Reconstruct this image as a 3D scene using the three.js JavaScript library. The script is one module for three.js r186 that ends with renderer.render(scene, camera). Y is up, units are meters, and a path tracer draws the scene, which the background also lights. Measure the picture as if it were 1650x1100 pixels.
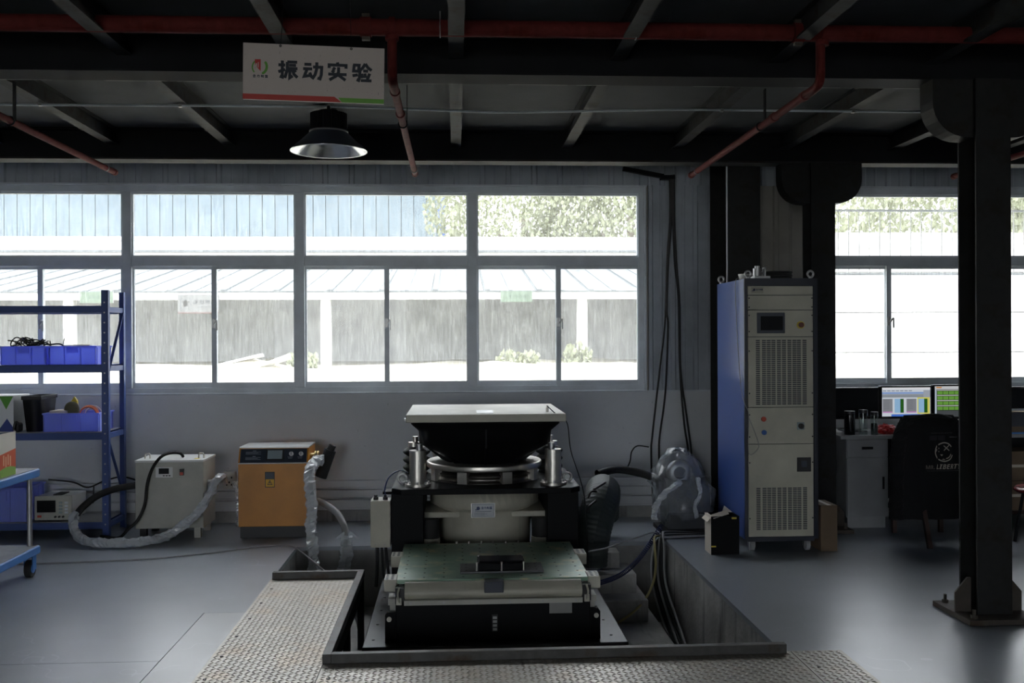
import * as THREE from 'three';
import { RoundedBoxGeometry } from 'three/addons/geometries/RoundedBoxGeometry.js';
import { mergeGeometries } from 'three/addons/utils/BufferGeometryUtils.js';
import { RectAreaLightUniformsLib } from 'three/addons/lights/RectAreaLightUniformsLib.js';

// ---------------------------------------------------------------- camera, sky, exposure
const scene = new THREE.Scene();
const camera = new THREE.PerspectiveCamera(2 * Math.atan(550 / 1600) * 180 / Math.PI, 1.5, 0.05, 300);
camera.position.set(0, 1.55, 0);
camera.rotation.order = 'YXZ';
camera.rotation.set(-0.0018, -Math.atan(91 / 1600), -0.0045);
scene.background = new THREE.Color().setRGB(7.0, 7.4, 7.8);          // bright hazy overcast sky
const renderer = new THREE.WebGLRenderer();
renderer.toneMapping = THREE.LinearToneMapping;
renderer.toneMappingExposure = 1.08;
renderer.shadowMap.enabled = true;
RectAreaLightUniformsLib.init();

// ---------------------------------------------------------------- helpers
let seed = 7;
const rnd = () => { seed = (seed * 1664525 + 1013904223) >>> 0; return seed / 4294967296; };
const rr = (a, b) => a + (b - a) * rnd();
const hash = (x, y, s) => { let h = (x * 374761393 + y * 668265263 + s * 974711) | 0; h = Math.imul(h ^ (h >>> 13), 1274126177); h ^= h >>> 16; return (h >>> 0) / 4294967296; };
function vn(x, y, per, s) {                                          // tileable value noise
  const xi = Math.floor(x), yi = Math.floor(y), fx = x - xi, fy = y - yi, w = (n) => ((n % per) + per) % per;
  const a = hash(w(xi), w(yi), s), b = hash(w(xi + 1), w(yi), s), c = hash(w(xi), w(yi + 1), s), d = hash(w(xi + 1), w(yi + 1), s);
  const u = fx * fx * (3 - 2 * fx), v = fy * fy * (3 - 2 * fy);
  return a + (b - a) * u + (c - a) * v + (a - b - c + d) * u * v;
}
function fbm(u, v, per, oct, s) { let t = 0, a = 0.5, n = 0; for (let k = 0; k < oct; k++) { t += a * vn(u * per, v * per, per, s + k); n += a; a *= 0.55; per *= 2; } return t / n; }
const noise3 = (x, y, z) => (fbm(x * 0.37 + z * 0.11 + 5, y * 0.41 - z * 0.23 + 5, 64, 2, 3) - 0.5) * 2;

function dataTex(size, fn, metres = 1, srgb = true) {
  const d = new Uint8Array(size * size * 4);
  for (let y = 0; y < size; y++) for (let x = 0; x < size; x++) {
    const c = fn(x / size, y / size), i = (y * size + x) * 4;
    for (let k = 0; k < 3; k++) d[i + k] = Math.max(0, Math.min(255, (Array.isArray(c) ? c[k] : c) * 255));
    d[i + 3] = 255;
  }
  const t = new THREE.DataTexture(d, size, size); t.wrapS = t.wrapT = THREE.RepeatWrapping; t.magFilter = THREE.LinearFilter;
  if (srgb) t.colorSpace = THREE.SRGBColorSpace;
  t.repeat.set(1 / metres, 1 / metres); t.needsUpdate = true; return t;
}
function canvasTex(w, h, draw) {
  const c = document.createElement('canvas'); c.width = w; c.height = h; draw(c.getContext('2d'), w, h);
  const t = new THREE.CanvasTexture(c); t.colorSpace = THREE.SRGBColorSpace; t.magFilter = THREE.LinearFilter; return t;
}
const mapMottle = dataTex(512, (u, v) => 0.80 + 0.20 * fbm(u, v, 6, 6, 11), 1.3);
const mapFloor = dataTex(1024, (u, v) => {
  let a = 0.80 + 0.20 * fbm(u, v, 4, 4, 21);
  const sc = Math.abs(fbm(u, v, 7, 3, 31) - 0.5), on = fbm(u, v, 5, 2, 33); if (sc < 0.004 && on > 0.55) a += 0.07;
  return [a * 0.975, a, a * 1.03];
}, 2.9);
const roughFloor = dataTex(512, (u, v) => { const a = 0.88 + 0.12 * (fbm(u, v, 6, 3, 41) - 0.5); return [a, a, a]; }, 2.1, false);
const mapConcrete = dataTex(512, (u, v) => {
  let a = 0.62 + 0.36 * fbm(u, v, 6, 6, 51); const st = fbm(u, v * 0.12, 22, 3, 61); if (st > 0.62) a -= (st - 0.62) * 1.1;
  return [a, a * 0.99, a * 0.97];
}, 1.6);
const mapPlaster = dataTex(512, (u, v) => { let a = 0.88 + 0.12 * fbm(u, v, 4, 6, 71); if (vn(u * 90, v * 90, 90, 9) > 0.975) a -= 0.10; return a; }, 2.3);
const mapRust = dataTex(512, (u, v) => { const n = fbm(u, v, 10, 6, 81); const k = Math.max(0, n - 0.56) * 3.2; return [0.92 - 0.18 * k, 0.92 - 0.34 * k, 0.92 - 0.46 * k].map((c) => c * (0.82 + 0.18 * fbm(u, v, 30, 3, 5))); }, 0.9);
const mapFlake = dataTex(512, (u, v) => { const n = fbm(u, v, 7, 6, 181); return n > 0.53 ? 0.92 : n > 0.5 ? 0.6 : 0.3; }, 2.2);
const mapPlate = dataTex(512, (u, v) => { const n = fbm(u, v, 6, 6, 91), k = Math.max(0, n - 0.52) * 1.6; const a = 0.80 + 0.2 * fbm(u, v, 20, 4, 93); return [a, a * (1 - 0.16 * k), a * (1 - 0.34 * k)]; }, 1.1);
const mapGreen = dataTex(512, (u, v) => {
  const n = fbm(u, v, 5, 6, 101), m = fbm(u, v, 9, 5, 111), k = Math.max(0, m - 0.52) * 4.2;
  return [0.46 + 0.22 * n + 0.24 * k, 0.60 + 0.18 * n + 0.12 * k, 0.55 + 0.16 * n + 0.04 * k];
}, 0.8);
const mapPane = dataTex(512, (u, v) => { const st = fbm(u, v * 0.06, 90, 2, 121), m = fbm(u, v, 5, 5, 131), g = vn(u * 220, v * 110, 440, 3); return 0.985 - 0.06 * Math.max(0, st - 0.35) - 0.03 * m - (g > 0.9 ? 0.05 : 0); }, 0.9);
const mapDust = dataTex(512, (u, v) => { const st = fbm(u, v * 0.10, 110, 2, 161), m = fbm(u, v, 6, 5, 171), g = vn(u * 240, v * 120, 480, 13); return 0.66 + 0.22 * (st - 0.5) + 0.12 * (m - 0.5) + (g > 0.93 ? 0.12 : 0); }, 0.9);
const mapGrass = dataTex(256, (u, v) => { const n = fbm(u, v, 8, 5, 141); return [0.86 + 0.12 * n, 0.85 + 0.11 * n, 0.78 + 0.14 * n]; }, 3);
const bumpFine = dataTex(256, (u, v) => fbm(u, v, 24, 4, 151), 0.5, false);

function M(color, rough = 0.6, metal = 0, o = {}) {
  const c = Array.isArray(color) ? new THREE.Color().setRGB(...color) : new THREE.Color(color);
  return new THREE.MeshPhysicalMaterial({ color: c, roughness: rough, metalness: metal, side: THREE.DoubleSide, ...o });
}
const mt = {
  floor: M([0.36, 0.375, 0.40], 0.365, 0, { ior: 1.95, map: mapFloor, roughnessMap: roughFloor }),
  cement: M([0.52, 0.51, 0.49], 0.38, 0, { ior: 1.9, map: mapFloor, roughnessMap: roughFloor }),
  concrete: M([0.55, 0.56, 0.57], 0.85, 0, { map: mapConcrete, bumpMap: bumpFine, bumpScale: 0.002 }),
  pitLit: M([0.78, 0.79, 0.80], 0.85, 0, { map: mapConcrete, bumpMap: bumpFine, bumpScale: 0.003 }),  // pit concrete, lightened to stand for the window light on it
  ratingPlate: M([0.22, 0.22, 0.21], 0.6),
  plaster: M([0.70, 0.72, 0.75], 0.85, 0, { map: mapPlaster }),
  sheet: M([0.47, 0.51, 0.57], 0.55, 0, { map: mapMottle }),
  sheetWarm: M([0.42, 0.40, 0.36], 0.6, 0, { map: mapMottle }),
  deck: M([0.075, 0.08, 0.084], 0.85, 0, { map: mapMottle, specularIntensity: 0.4 }),
  steelDark: M([0.017, 0.018, 0.021], 0.75, 0, { map: mapMottle, specularIntensity: 0.2 }),
  joist: M([0.043, 0.045, 0.048], 0.7, 0, { map: mapRust, specularIntensity: 0.4 }),
  column: M([0.022, 0.023, 0.023], 0.6, 0, { map: mapRust, specularIntensity: 0.6 }),
  rustSteel: M([0.10, 0.085, 0.07], 0.7, 0.2, { map: mapRust }),
  red: M([0.17, 0.027, 0.025], 0.75, 0, { map: mapRust, specularIntensity: 0.35 }),
  frame: M([0.70, 0.75, 0.80], 0.45, 0.1, { map: mapMottle }),
  pane: M([1, 1, 1], 0.0, 0, { map: mapPane, specularIntensity: 0.15, transmission: 1, ior: 1.45, thickness: 0 }),
  dust: M([0.92, 0.92, 0.90], 1.0, 0, { map: mapDust, alphaMap: mapDust, transparent: true, opacity: 0.5, specularIntensity: 0.1, transmission: 0.62, thickness: 0 }),
  clear: M([0.92, 0.95, 0.94], 0.02, 0, { transmission: 1, ior: 1.45, thickness: 0 }),
  black: M([0.016, 0.016, 0.018], 0.5),
  blackGloss: M([0.012, 0.012, 0.014], 0.22),
  rubber: M([0.018, 0.018, 0.018], 0.75),
  cream: M([0.60, 0.575, 0.47], 0.5, 0, { map: mapMottle }),
  creamGrey: M([0.52, 0.51, 0.45], 0.5, 0, { map: mapMottle }),
  white: M([0.72, 0.72, 0.70], 0.5),
  steel: M([0.60, 0.57, 0.52], 0.34, 1),
  steelDull: M([0.42, 0.42, 0.42], 0.42, 1),
  brass: M([0.55, 0.42, 0.2], 0.35, 1),
  machineBlack: M([0.006, 0.0065, 0.0075], 0.5, 0, { specularIntensity: 0.2 }),
  basePlate: M([0.10, 0.102, 0.105], 0.38, 0.7, { map: mapMottle }),
  green: M([0.74, 0.74, 0.66], 0.36, 0.2, { map: mapGreen }),
  plate: M([0.47, 0.44, 0.39], 0.40, 0.6, { map: mapPlate }),
  angle: M([0.12, 0.117, 0.11], 0.5, 0.5, { map: mapRust }),
  blueRack: M([0.05, 0.09, 0.27], 0.42),
  bin: M([0.42, 0.50, 0.98], 0.8, 0, { transmission: 0.6, thickness: 0 }),
  trolley: M([0.07, 0.25, 0.66], 0.45, 0, { map: mapMottle }),
  trolleyDeck: M([0.36, 0.38, 0.41], 0.5, 0, { map: mapPlate }),
  blueCab: M([0.035, 0.085, 0.32], 0.30, 0, { clearcoat: 1, clearcoatRoughness: 0.16 }),
  cabBlack: M([0.014, 0.018, 0.03], 0.4),
  orange: M([0.66, 0.26, 0.022], 0.42, 0, { map: mapMottle }),
  navy: M([0.035, 0.042, 0.06], 0.4),
  film: M([0.84, 0.87, 0.90], 0.10, 0, { transmission: 0.5, thickness: 0, ior: 1.6 }),
  filmClear: M([0.80, 0.83, 0.87], 0.12, 0, { transmission: 0.84, thickness: 0 }),
  cardboard: M([0.20, 0.14, 0.09], 0.8, 0, { map: mapMottle }),
  cardboardPale: M([0.62, 0.56, 0.48], 0.8),
  redBag: M([0.62, 0.03, 0.025], 0.35, 0, { transmission: 0.25, thickness: 0 }),
  yellow: M([0.70, 0.55, 0.06], 0.5),
  orangeCable: M([0.75, 0.16, 0.05], 0.45),
  greyCable: M([0.30, 0.30, 0.30], 0.6),
  cableYellow: M([0.42, 0.36, 0.16], 0.6),
  blueHose: M([0.012, 0.022, 0.11], 0.4),
  ductGreen: M([0.025, 0.034, 0.032], 0.55),
  darkGlass: M([0.012, 0.013, 0.015], 0.2, 0, { specularIntensity: 0.3 }),
  lcd: M([0.30, 0.36, 0.38], 0.2),
  redBtn: M([0.5, 0.06, 0.03], 0.4), blueBtn: M([0.03, 0.12, 0.4], 0.4),
  fabric: M('#101114', 0.95, 0, { bumpMap: bumpFine, bumpScale: 0.001 }),
  wood: M([0.035, 0.018, 0.014], 0.5),
  desk: M([0.34, 0.35, 0.36], 0.5, 0, { map: mapMottle }),
  yard: M([0.62, 0.60, 0.55], 0.95, 0, { map: mapGrass }),
  shedWall: M([0.80, 0.81, 0.80], 0.9, 0, { map: mapMottle }),
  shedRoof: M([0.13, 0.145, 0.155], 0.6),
  paleWall: M([0.80, 0.80, 0.79], 0.8),
  bluePanel: M([0.15, 0.195, 0.23], 0.6),
  bark: M([0.2, 0.16, 0.12], 0.9),
  leaf: M([0.38, 0.40, 0.26], 0.8, 0, { transmission: 0.35, thickness: 0 }),
  socket: M([0.62, 0.62, 0.60], 0.4),
};

const norm = (g) => { g = g.index ? g.toNonIndexed() : g; for (const k of Object.keys(g.attributes)) if (!['position', 'normal', 'uv'].includes(k)) g.deleteAttribute(k); if (!g.attributes.uv) g.setAttribute('uv', new THREE.BufferAttribute(new Float32Array(g.attributes.position.count * 2), 2)); return g; };
const V = (a) => new THREE.Vector3(...a);
function bx(x0, x1, y0, y1, z0, z1, r = 0) {
  const w = Math.abs(x1 - x0), h = Math.abs(y1 - y0), d = Math.abs(z1 - z0);
  const g = r ? new RoundedBoxGeometry(w, h, d, 2, Math.min(r, w / 2.01, h / 2.01, d / 2.01)) : new THREE.BoxGeometry(w, h, d);
  return norm(g).translate((x0 + x1) / 2, (y0 + y1) / 2, (z0 + z1) / 2);
}
function cyl(x, y, z, r, h, axis = 'y', r2 = r, seg = 24, open = false) {
  const g = new THREE.CylinderGeometry(r2, r, h, seg, 1, open);
  if (axis === 'x') g.rotateZ(-Math.PI / 2); if (axis === 'z') g.rotateX(Math.PI / 2);
  return norm(g).translate(x, y, z);
}
function bar(a, b, w, d = w) {                                       // box from a to b
  const A = V(a), B = V(b), L = A.distanceTo(B), g = new THREE.BoxGeometry(w, L, d);
  const q = new THREE.Quaternion().setFromUnitVectors(new THREE.Vector3(0, 1, 0), B.clone().sub(A).normalize());
  return norm(g.applyQuaternion(q)).translate(...A.add(B).multiplyScalar(0.5).toArray());
}
function rod(a, b, r, seg = 10) {
  const A = V(a), B = V(b), L = A.distanceTo(B), g = new THREE.CylinderGeometry(r, r, L, seg);
  const q = new THREE.Quaternion().setFromUnitVectors(new THREE.Vector3(0, 1, 0), B.clone().sub(A).normalize());
  return norm(g.applyQuaternion(q)).translate(...A.add(B).multiplyScalar(0.5).toArray());
}
function tube(pts, r, seg = 60, rad = 8, tension = 0.5) {
  return norm(new THREE.TubeGeometry(new THREE.CatmullRomCurve3(pts.map(V), false, 'catmullrom', tension), seg, r, rad));
}
function wrinkled(pts, r, seg = 130, rad = 14, amp = 0.28, freq = 9) { // crumpled wrap round a hose
  const g = new THREE.TubeGeometry(new THREE.CatmullRomCurve3(pts.map(V)), seg, r, rad), p = g.attributes.position, n = g.attributes.normal;
  for (let i = 0; i < p.count; i++) {
    const ring = Math.floor(i / (rad + 1)), k = (i % (rad + 1)) % rad, a = k / rad * Math.PI * 2;
    const tri = (t) => Math.abs(((t % 1) + 1) % 1 - 0.5) * 4 - 1, twist = tri(ring * 0.11 + a / 3.1416) * 0.45 + tri(ring * 0.071 - a / 2.0944 + 0.3) * 0.4 + (hash(ring, k, 5) - 0.5) * 1.3;
    p.setXYZ(i, p.getX(i) + n.getX(i) * r * amp * twist, p.getY(i) + n.getY(i) * r * amp * twist, p.getZ(i) + n.getZ(i) * r * amp * twist);
  }
  const q = norm(g); q.computeVertexNormals(); return q;
}
function lathe(profile, x, y, z, seg = 48) { return norm(new THREE.LatheGeometry(profile.map((p) => new THREE.Vector2(...p)), seg)).translate(x, y, z); }
function prism(pts, depth, bev = 0) {                                // outline in xy, extruded along +z
  const s = new THREE.Shape(pts.map((p) => new THREE.Vector2(...p)));
  return norm(new THREE.ExtrudeGeometry(s, { depth, bevelEnabled: bev > 0, bevelSize: bev, bevelThickness: bev, bevelSegments: 1, curveSegments: 16 }));
}
function torus(x, y, z, R, r, ry = 0, rx = 0) { return norm(new THREE.TorusGeometry(R, r, 10, 28).rotateX(rx).rotateY(ry)).translate(x, y, z); }
function hbeamX(x0, x1, yb, yt, zc, fw, tf = 0.012, tw = 0.009) { return [bx(x0, x1, yb, yb + tf, zc - fw / 2, zc + fw / 2), bx(x0, x1, yt - tf, yt, zc - fw / 2, zc + fw / 2), bx(x0, x1, yb + tf, yt - tf, zc - tw / 2, zc + tw / 2)]; }

const taken = new Map();
function numbered(n) { const k = taken.get(n) ?? 0; taken.set(n, k + 1); return k ? `${n}_${String(k).padStart(3, '0')}` : n; }
function metreUV(g) {
  const p = g.attributes.position, n = g.attributes.normal, uv = new Float32Array(p.count * 2);
  for (let i = 0; i < p.count; i += 3) {
    let ax = 0, ay = 0, az = 0; for (let k = 0; k < 3; k++) { ax += Math.abs(n.getX(i + k)); ay += Math.abs(n.getY(i + k)); az += Math.abs(n.getZ(i + k)); }
    for (let k = 0; k < 3; k++) { const j = i + k, [a, b] = ax >= ay && ax >= az ? [p.getZ(j), p.getY(j)] : ay >= az ? [p.getX(j), p.getZ(j)] : [p.getX(j), p.getY(j)]; uv[j * 2] = a; uv[j * 2 + 1] = b; }
  }
  g.setAttribute('uv', new THREE.BufferAttribute(uv, 2)); return g;
}
function shape(geos, keepUV) { const list = (Array.isArray(geos) ? geos.flat(3) : [geos]).map(norm); const g = list.length > 1 ? mergeGeometries(list) : list[0]; return keepUV ? g : metreUV(g); }
function mesh(name, geos, material, keepUV = false) { const m = new THREE.Mesh(shape(geos, keepUV), material); m.name = name; m.castShadow = m.receiveShadow = true; return m; }
function part(name, geos, material, parent, label, keepUV = false) { const m = mesh(name, geos, material, keepUV); if (label) m.userData.label = label; parent.add(m); return m; }
function thing(name, label, category, pos = [0, 0, 0], turn = 0, group) {
  const o = new THREE.Group(); o.name = numbered(name); o.position.set(...pos); o.rotation.y = turn; o.userData = { label, category };
  if (group) o.userData.group = group; scene.add(o); return o;
}
function solo(name, label, category, geos, material, group, keepUV = false) {   // a thing that is one mesh, given in world metres; its origin is moved to its base
  const g = shape(geos, keepUV); g.computeBoundingBox(); const b = g.boundingBox, c = [(b.min.x + b.max.x) / 2, b.min.y, (b.min.z + b.max.z) / 2];
  g.translate(-c[0], -c[1], -c[2]); const m = new THREE.Mesh(g, material); m.name = numbered(name); m.position.set(...c); m.castShadow = m.receiveShadow = true;
  m.userData = { label, category }; if (group) m.userData.group = group; scene.add(m); return m;
}
function struct(name) { const o = new THREE.Group(); o.name = numbered(name); o.userData.kind = 'structure'; scene.add(o); return o; }
const at = (o, list) => list.map((g) => g.translate(-o.position.x, -o.position.y, -o.position.z));   // world metres to a thing's own (unturned)
function wpart(name, geos, material, o, label, keepUV = false, root = o) { return part(name, at(root, (Array.isArray(geos) ? geos.flat(3) : [geos])), material, o, label, keepUV); }
function box01(x0, x1, y0, y1, z) { return norm(new THREE.PlaneGeometry(x1 - x0, y1 - y0)).translate((x0 + x1) / 2, (y0 + y1) / 2, z); }   // keeps 0..1 uv for print

// ---------------------------------------------------------------- characters drawn as strokes
const glyph = {
  振: '5 28 38 28|24 6 24 88 12 84|5 62 38 50|48 12 95 12|48 12 48 50 36 92|56 28 90 28|50 44 97 44|60 44 60 90 74 80|90 52 72 64|70 46 80 72 97 88',
  动: '10 20 44 20|4 42 48 42|24 42 10 80 42 74|36 60 46 84|52 32 94 32 92 70 86 90 74 86|70 8 70 40 62 70 48 92',
  实: '50 4 52 14|10 34 10 18 92 18 92 34|28 32 40 40|22 46 36 54|6 64 95 64|56 28 56 52 48 70 12 93|56 68 90 92',
  验: '6 14 36 14 33 44|12 14 9 44 40 44 38 76 34 90 24 86|4 68 30 62|66 6 54 26 40 40|66 6 80 26 97 38|56 42 80 42|48 56 54 78|64 54 68 76|88 54 76 84|44 90 97 90',
  废: '50 4 52 12|12 16 92 16|18 16 16 60 4 92|34 26 30 42 88 42|52 26 46 60 24 92|44 58 76 58 60 78 34 94|48 62 66 80 92 92',
  旧: '16 8 16 92|38 14 38 90|38 14 86 14 86 90|38 50 86 50|38 88 86 88',
  弃: '50 4 52 12|14 18 88 18|46 20 28 40 76 38|66 28 82 44|8 58 94 58|34 48 32 74 16 92|66 48 66 94',
  物: '18 12 10 32|14 28 44 28|28 6 28 94|8 62 46 52|60 8 48 36|54 26 92 26 88 84 76 82|68 28 48 62|80 28 56 80',
  放: '28 4 30 14|6 22 50 22|24 22 20 60 6 92|24 44 44 44 40 86 30 84|66 6 52 40|60 26 96 26|86 28 72 66 48 94|60 42 76 74 96 92',
  置: '14 6 86 6 86 22 14 22 14 6|38 6 38 22|62 6 62 22|8 34 92 34|50 26 50 44|28 44 74 44 74 86|28 44 28 86|28 58 74 58|28 72 74 72|6 90 96 90',
  区: '90 12 14 12 14 90 94 90|34 28 78 76|76 24 32 78',
  品: '32 8 68 8 68 40 32 40 32 8|8 54 42 54 42 92 8 92 8 54|56 54 92 54 92 92 56 92 56 54',
  合: '50 4 6 44|50 4 96 44|32 42 70 42|24 58 78 58 78 94 24 94 24 58',
  力: '10 30 88 30 84 78 72 92 58 86|48 4 46 40 10 94',
  和: '44 8 12 18|6 34 52 34|30 14 30 94|28 38 6 66|34 42 50 60|60 24 92 24 92 84 60 84 60 24',
  盛: '14 14 92 14|18 14 10 56|20 32 44 32 40 52|56 4 66 40 90 56|84 26 60 48|20 64 82 64 82 90|20 64 20 90|40 64 40 90|62 64 62 90|4 92 96 92',
};
function strokes(c, text, x, y, s, gap, wide, color) {
  c.strokeStyle = color; c.lineWidth = wide; c.lineJoin = 'miter'; c.lineCap = 'butt';
  [...text].forEach((ch, i) => (glyph[ch] || '').split('|').forEach((st) => { const n = st.split(' ').map(Number); c.beginPath(); for (let k = 0; k < n.length; k += 2) c[k ? 'lineTo' : 'moveTo'](x + i * (s + gap) + n[k] * s / 100, y + n[k + 1] * s / 100); c.stroke(); }));
}

// ---------------------------------------------------------------- floor, pit, chequer plates
const floor = struct('floor');
for (const [x0, x1, z0, z1, m] of [
  [-7.5, -1.441, -8.6, -4.902, mt.floor], [-7.5, -1.441, -4.898, 7, mt.floor],
  [-1.437, -1.2, -5.75, 7, mt.cement], [-1.441, -1.2, -8.6, -5.752, mt.floor],
  [-1.2, 1.61, -8.6, -7.54, mt.floor], [1.61, 9, -8.6, 7, mt.floor], [-1.2, 1.61, -4.85, 7, mt.floor]]) part('slab', bx(x0, x1, -0.03, 0, z0, z1), m, floor);
part('subfloor', [bx(-7.5, -1.42, -0.08, -0.032, -8.6, 7), bx(1.82, 9, -0.08, -0.032, -8.6, 7), bx(-1.2, 1.8, -0.08, -0.032, -4.64, 7), bx(-1.38, 1.8, -0.08, -0.032, -8.6, -7.76)], mt.concrete, floor);
const pit = struct('floor_pit');
part('pit_floor', [bx(-1.2, 1.43, -0.7, -0.46, -7.54, -4.85), bx(1.43, 1.61, -0.8, -0.62, -7.54, -4.85)], mt.pitLit, pit);
part('pit_wall', bx(1.61, 1.8, -0.8, -0.03, -7.74, -4.65), mt.pitLit, pit);  // right wall: window light is put into this lighter copy
part('pit_wall', bx(-1.4, -1.2, -0.8, -0.03, -7.74, -4.65), mt.concrete, pit);  // this wall and the next two: shade put into the darker copy
part('pit_wall', bx(-1.2, 1.61, -0.8, -0.03, -7.74, -7.54), mt.concrete, pit);
part('pit_wall', bx(-1.2, 1.61, -0.8, -0.03, -4.85, -4.65), mt.concrete, pit);
for (const [x0, x1, y1, z0, z1] of [[0.93, 1.36, -0.30, -7.54, -6.98], [0.93, 1.31, -0.16, -7.54, -7.17], [0.93, 1.22, -0.04, -7.54, -7.36]]) part('step', bx(x0, x1, -0.46, y1, z0, z1, 0.01), mt.pitLit, pit);

const lug = new THREE.ConeGeometry(1, 1, 8).translate(0, 0.5, 0).scale(0.019, 0.0036, 0.0058);
function chequer(label, x0, x1, z0, z1) {
  const o = thing('chequer_plate', label, 'floor plate', [(x0 + x1) / 2, 0.001, (z0 + z1) / 2]), w = (x1 - x0) / 2, d = (z1 - z0) / 2, p = 0.029;
  part('sheet', bx(-w, w, 0, 0.005, -d, d), mt.plate, o);
  const spots = []; for (let i = 0; i * p < 2 * w - p; i++) for (let j = 0; j * p < 2 * d - p; j++) spots.push([i, j]);
  const im = new THREE.InstancedMesh(lug, mt.plate, spots.length), m4 = new THREE.Matrix4();
  spots.forEach(([i, j], k) => { m4.makeRotationY((i + j) % 2 ? 0.74 : -0.74).setPosition(-w + p * (i + 0.8), 0.0048, -d + p * (j + 0.8)); im.setMatrixAt(k, m4); });
  im.name = 'raised_tread'; im.userData.kind = 'stuff'; im.castShadow = im.receiveShadow = true; o.add(im);
  for (let k = 0; k < Math.floor(2 * d / 0.33); k++) part('screw', cyl(-w + 0.05, 0.0065, -d + 0.25 + k * 0.33, 0.008, 0.004), mt.black, o);
  return o;
}
chequer('long worn steel chequer plate left of the pit opening', -1.2, -0.642, -6.5, -3.9);
chequer('wide steel chequer plate in front of the machine pit', -0.638, 1.643, -4.82, -3.9);
chequer('narrow steel chequer plate strip at the right end of the plates', 1.647, 1.9, -4.82, -3.9);
{
  const o = thing('pit_edge_frame', 'dark angle iron kerb framing the machine pit', 'pit frame', [0.2, 0, -4.8]);
  wpart('angle_bar', [bx(-1.19, -0.6, 0.006, 0.052, -6.54, -6.498, 0.003)], mt.angle, o);
  wpart('angle_bar', [bx(-0.642, -0.6, 0.006, 0.052, -6.498, -4.78, 0.003)], mt.angle, o);
  wpart('angle_bar', [bx(-0.6, 1.615, 0.006, 0.052, -4.822, -4.78, 0.003)], mt.angle, o);
  wpart('plate_support', [bx(-0.645, -0.605, -0.46, 0.0, -6.54, -6.50), bx(-0.645, -0.605, -0.46, 0.0, -5.7, -5.66), bx(-0.645, -0.605, -0.09, -0.005, -6.5, -4.85)], mt.steelDark, o);
}

// ---------------------------------------------------------------- walls
const W = 8.6;                                                       // distance of the window wall
const wallBack = struct('wall_back');
part('lower_wall', bx(-7.5, 9, 0, 1.10, -W - 0.24, -W), mt.plaster, wallBack);
part('upper_wall', [bx(-7.5, 9, 2.885, 3.45, -W - 0.24, -W - 0.035), bx(-7.5, -4.32, 1.10, 2.885, -W - 0.24, -W - 0.035), bx(1.665, 3.085, 1.10, 2.885, -W - 0.24, -W - 0.035), bx(6.02, 9, 1.10, 2.885, -W - 0.24, -W - 0.035)], mt.sheetWarm, wallBack);
function sheetPanel(x0, x1, y0, y1, m) {                              // trapezoid-rib wall sheet between x0 and x1
  const pts = [], z0 = -W - 0.03, n = Math.max(1, Math.round((x1 - x0) / 0.225)), s = (x1 - x0) / n;
  for (let i = 0; i < n; i++) { const a = x0 + i * s; pts.push([a, 0.028], [a + 0.03, 0.028], [a + 0.042, 0.012], [a + s * 0.5, 0.012], [a + s * 0.5 + 0.006, 0.016], [a + s * 0.5 + 0.02, 0.016], [a + s * 0.5 + 0.026, 0.012], [a + s - 0.012, 0.012]); }
  pts.push([x1 - 0.002, 0.028], [x1 - 0.002, 0], [x0, 0]);
  const g = prism(pts.map(([a, b]) => [a, -b]), y1 - y0).rotateX(-Math.PI / 2).translate(0, y0, z0);
  part('wall_sheet', g, m, wallBack);
}
for (let x = -4.5; x < 6.2; x += 0.9) sheetPanel(x, x + 0.9, 2.895, 3.2, mt.sheet);
sheetPanel(1.69, 2.09, 1.10, 2.895, mt.sheet); sheetPanel(2.09, 2.54, 1.10, 2.895, mt.sheet); sheetPanel(2.54, 2.81, 1.10, 2.895, mt.sheetWarm); sheetPanel(2.81, 3.075, 1.10, 2.895, mt.sheetWarm);
sheetPanel(-5.4, -4.34, 1.10, 2.895, mt.sheet); sheetPanel(6.04, 7, 1.10, 2.895, mt.sheet);
part('dado_trim', bx(1.68, 3.08, 1.092, 1.104, -W, -W + 0.012), mt.frame, wallBack);
const sideL = struct('wall_left'); part('plain_wall', bx(-7.74, -7.5, 0, 3.45, -W - 0.24, 7.24), mt.plaster, sideL);
const sideR = struct('wall_right'); part('plain_wall', bx(9, 9.24, 0, 3.45, -W - 0.24, 7.24), mt.plaster, sideR);
const wallFront = struct('wall_front');
const OP = [[2.6, 4.8]], FILL_DOOR = [-4.4, -1.2, 2.6];        // unseen window and roller door behind the camera, added for fill light
{
  const g = [bx(-7.5, FILL_DOOR[0], 0, 2.9, 7, 7.24), bx(FILL_DOOR[0], FILL_DOOR[1], FILL_DOOR[2], 2.9, 7, 7.24), bx(FILL_DOOR[1], 9, 0, 0.9, 7, 7.24), bx(-7.5, 9, 2.9, 3.45, 7, 7.24)]; let x = FILL_DOOR[1];
  for (const [a, b] of [...OP, [9, 9]]) { g.push(bx(x, a, 0.9, 2.9, 7, 7.24)); x = b; }
  part('plain_wall', g, mt.plaster, wallFront);
}
for (let k = 0; k < 3; k++) { const o = struct('trim_' + (k + 1)); part('cable_trunking', bx(-7.4, 2.9, [0.288, 0.205, 0.115][k], [0.352, 0.272, 0.188][k], -W, -W + 0.04, 0.006), mt.plaster, o); }
{ const o = struct('baseboard_back'); part('skirting', bx(-7.4, 8.9, 0, 0.095, -W, -W + 0.015), mt.concrete, o); }

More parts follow.
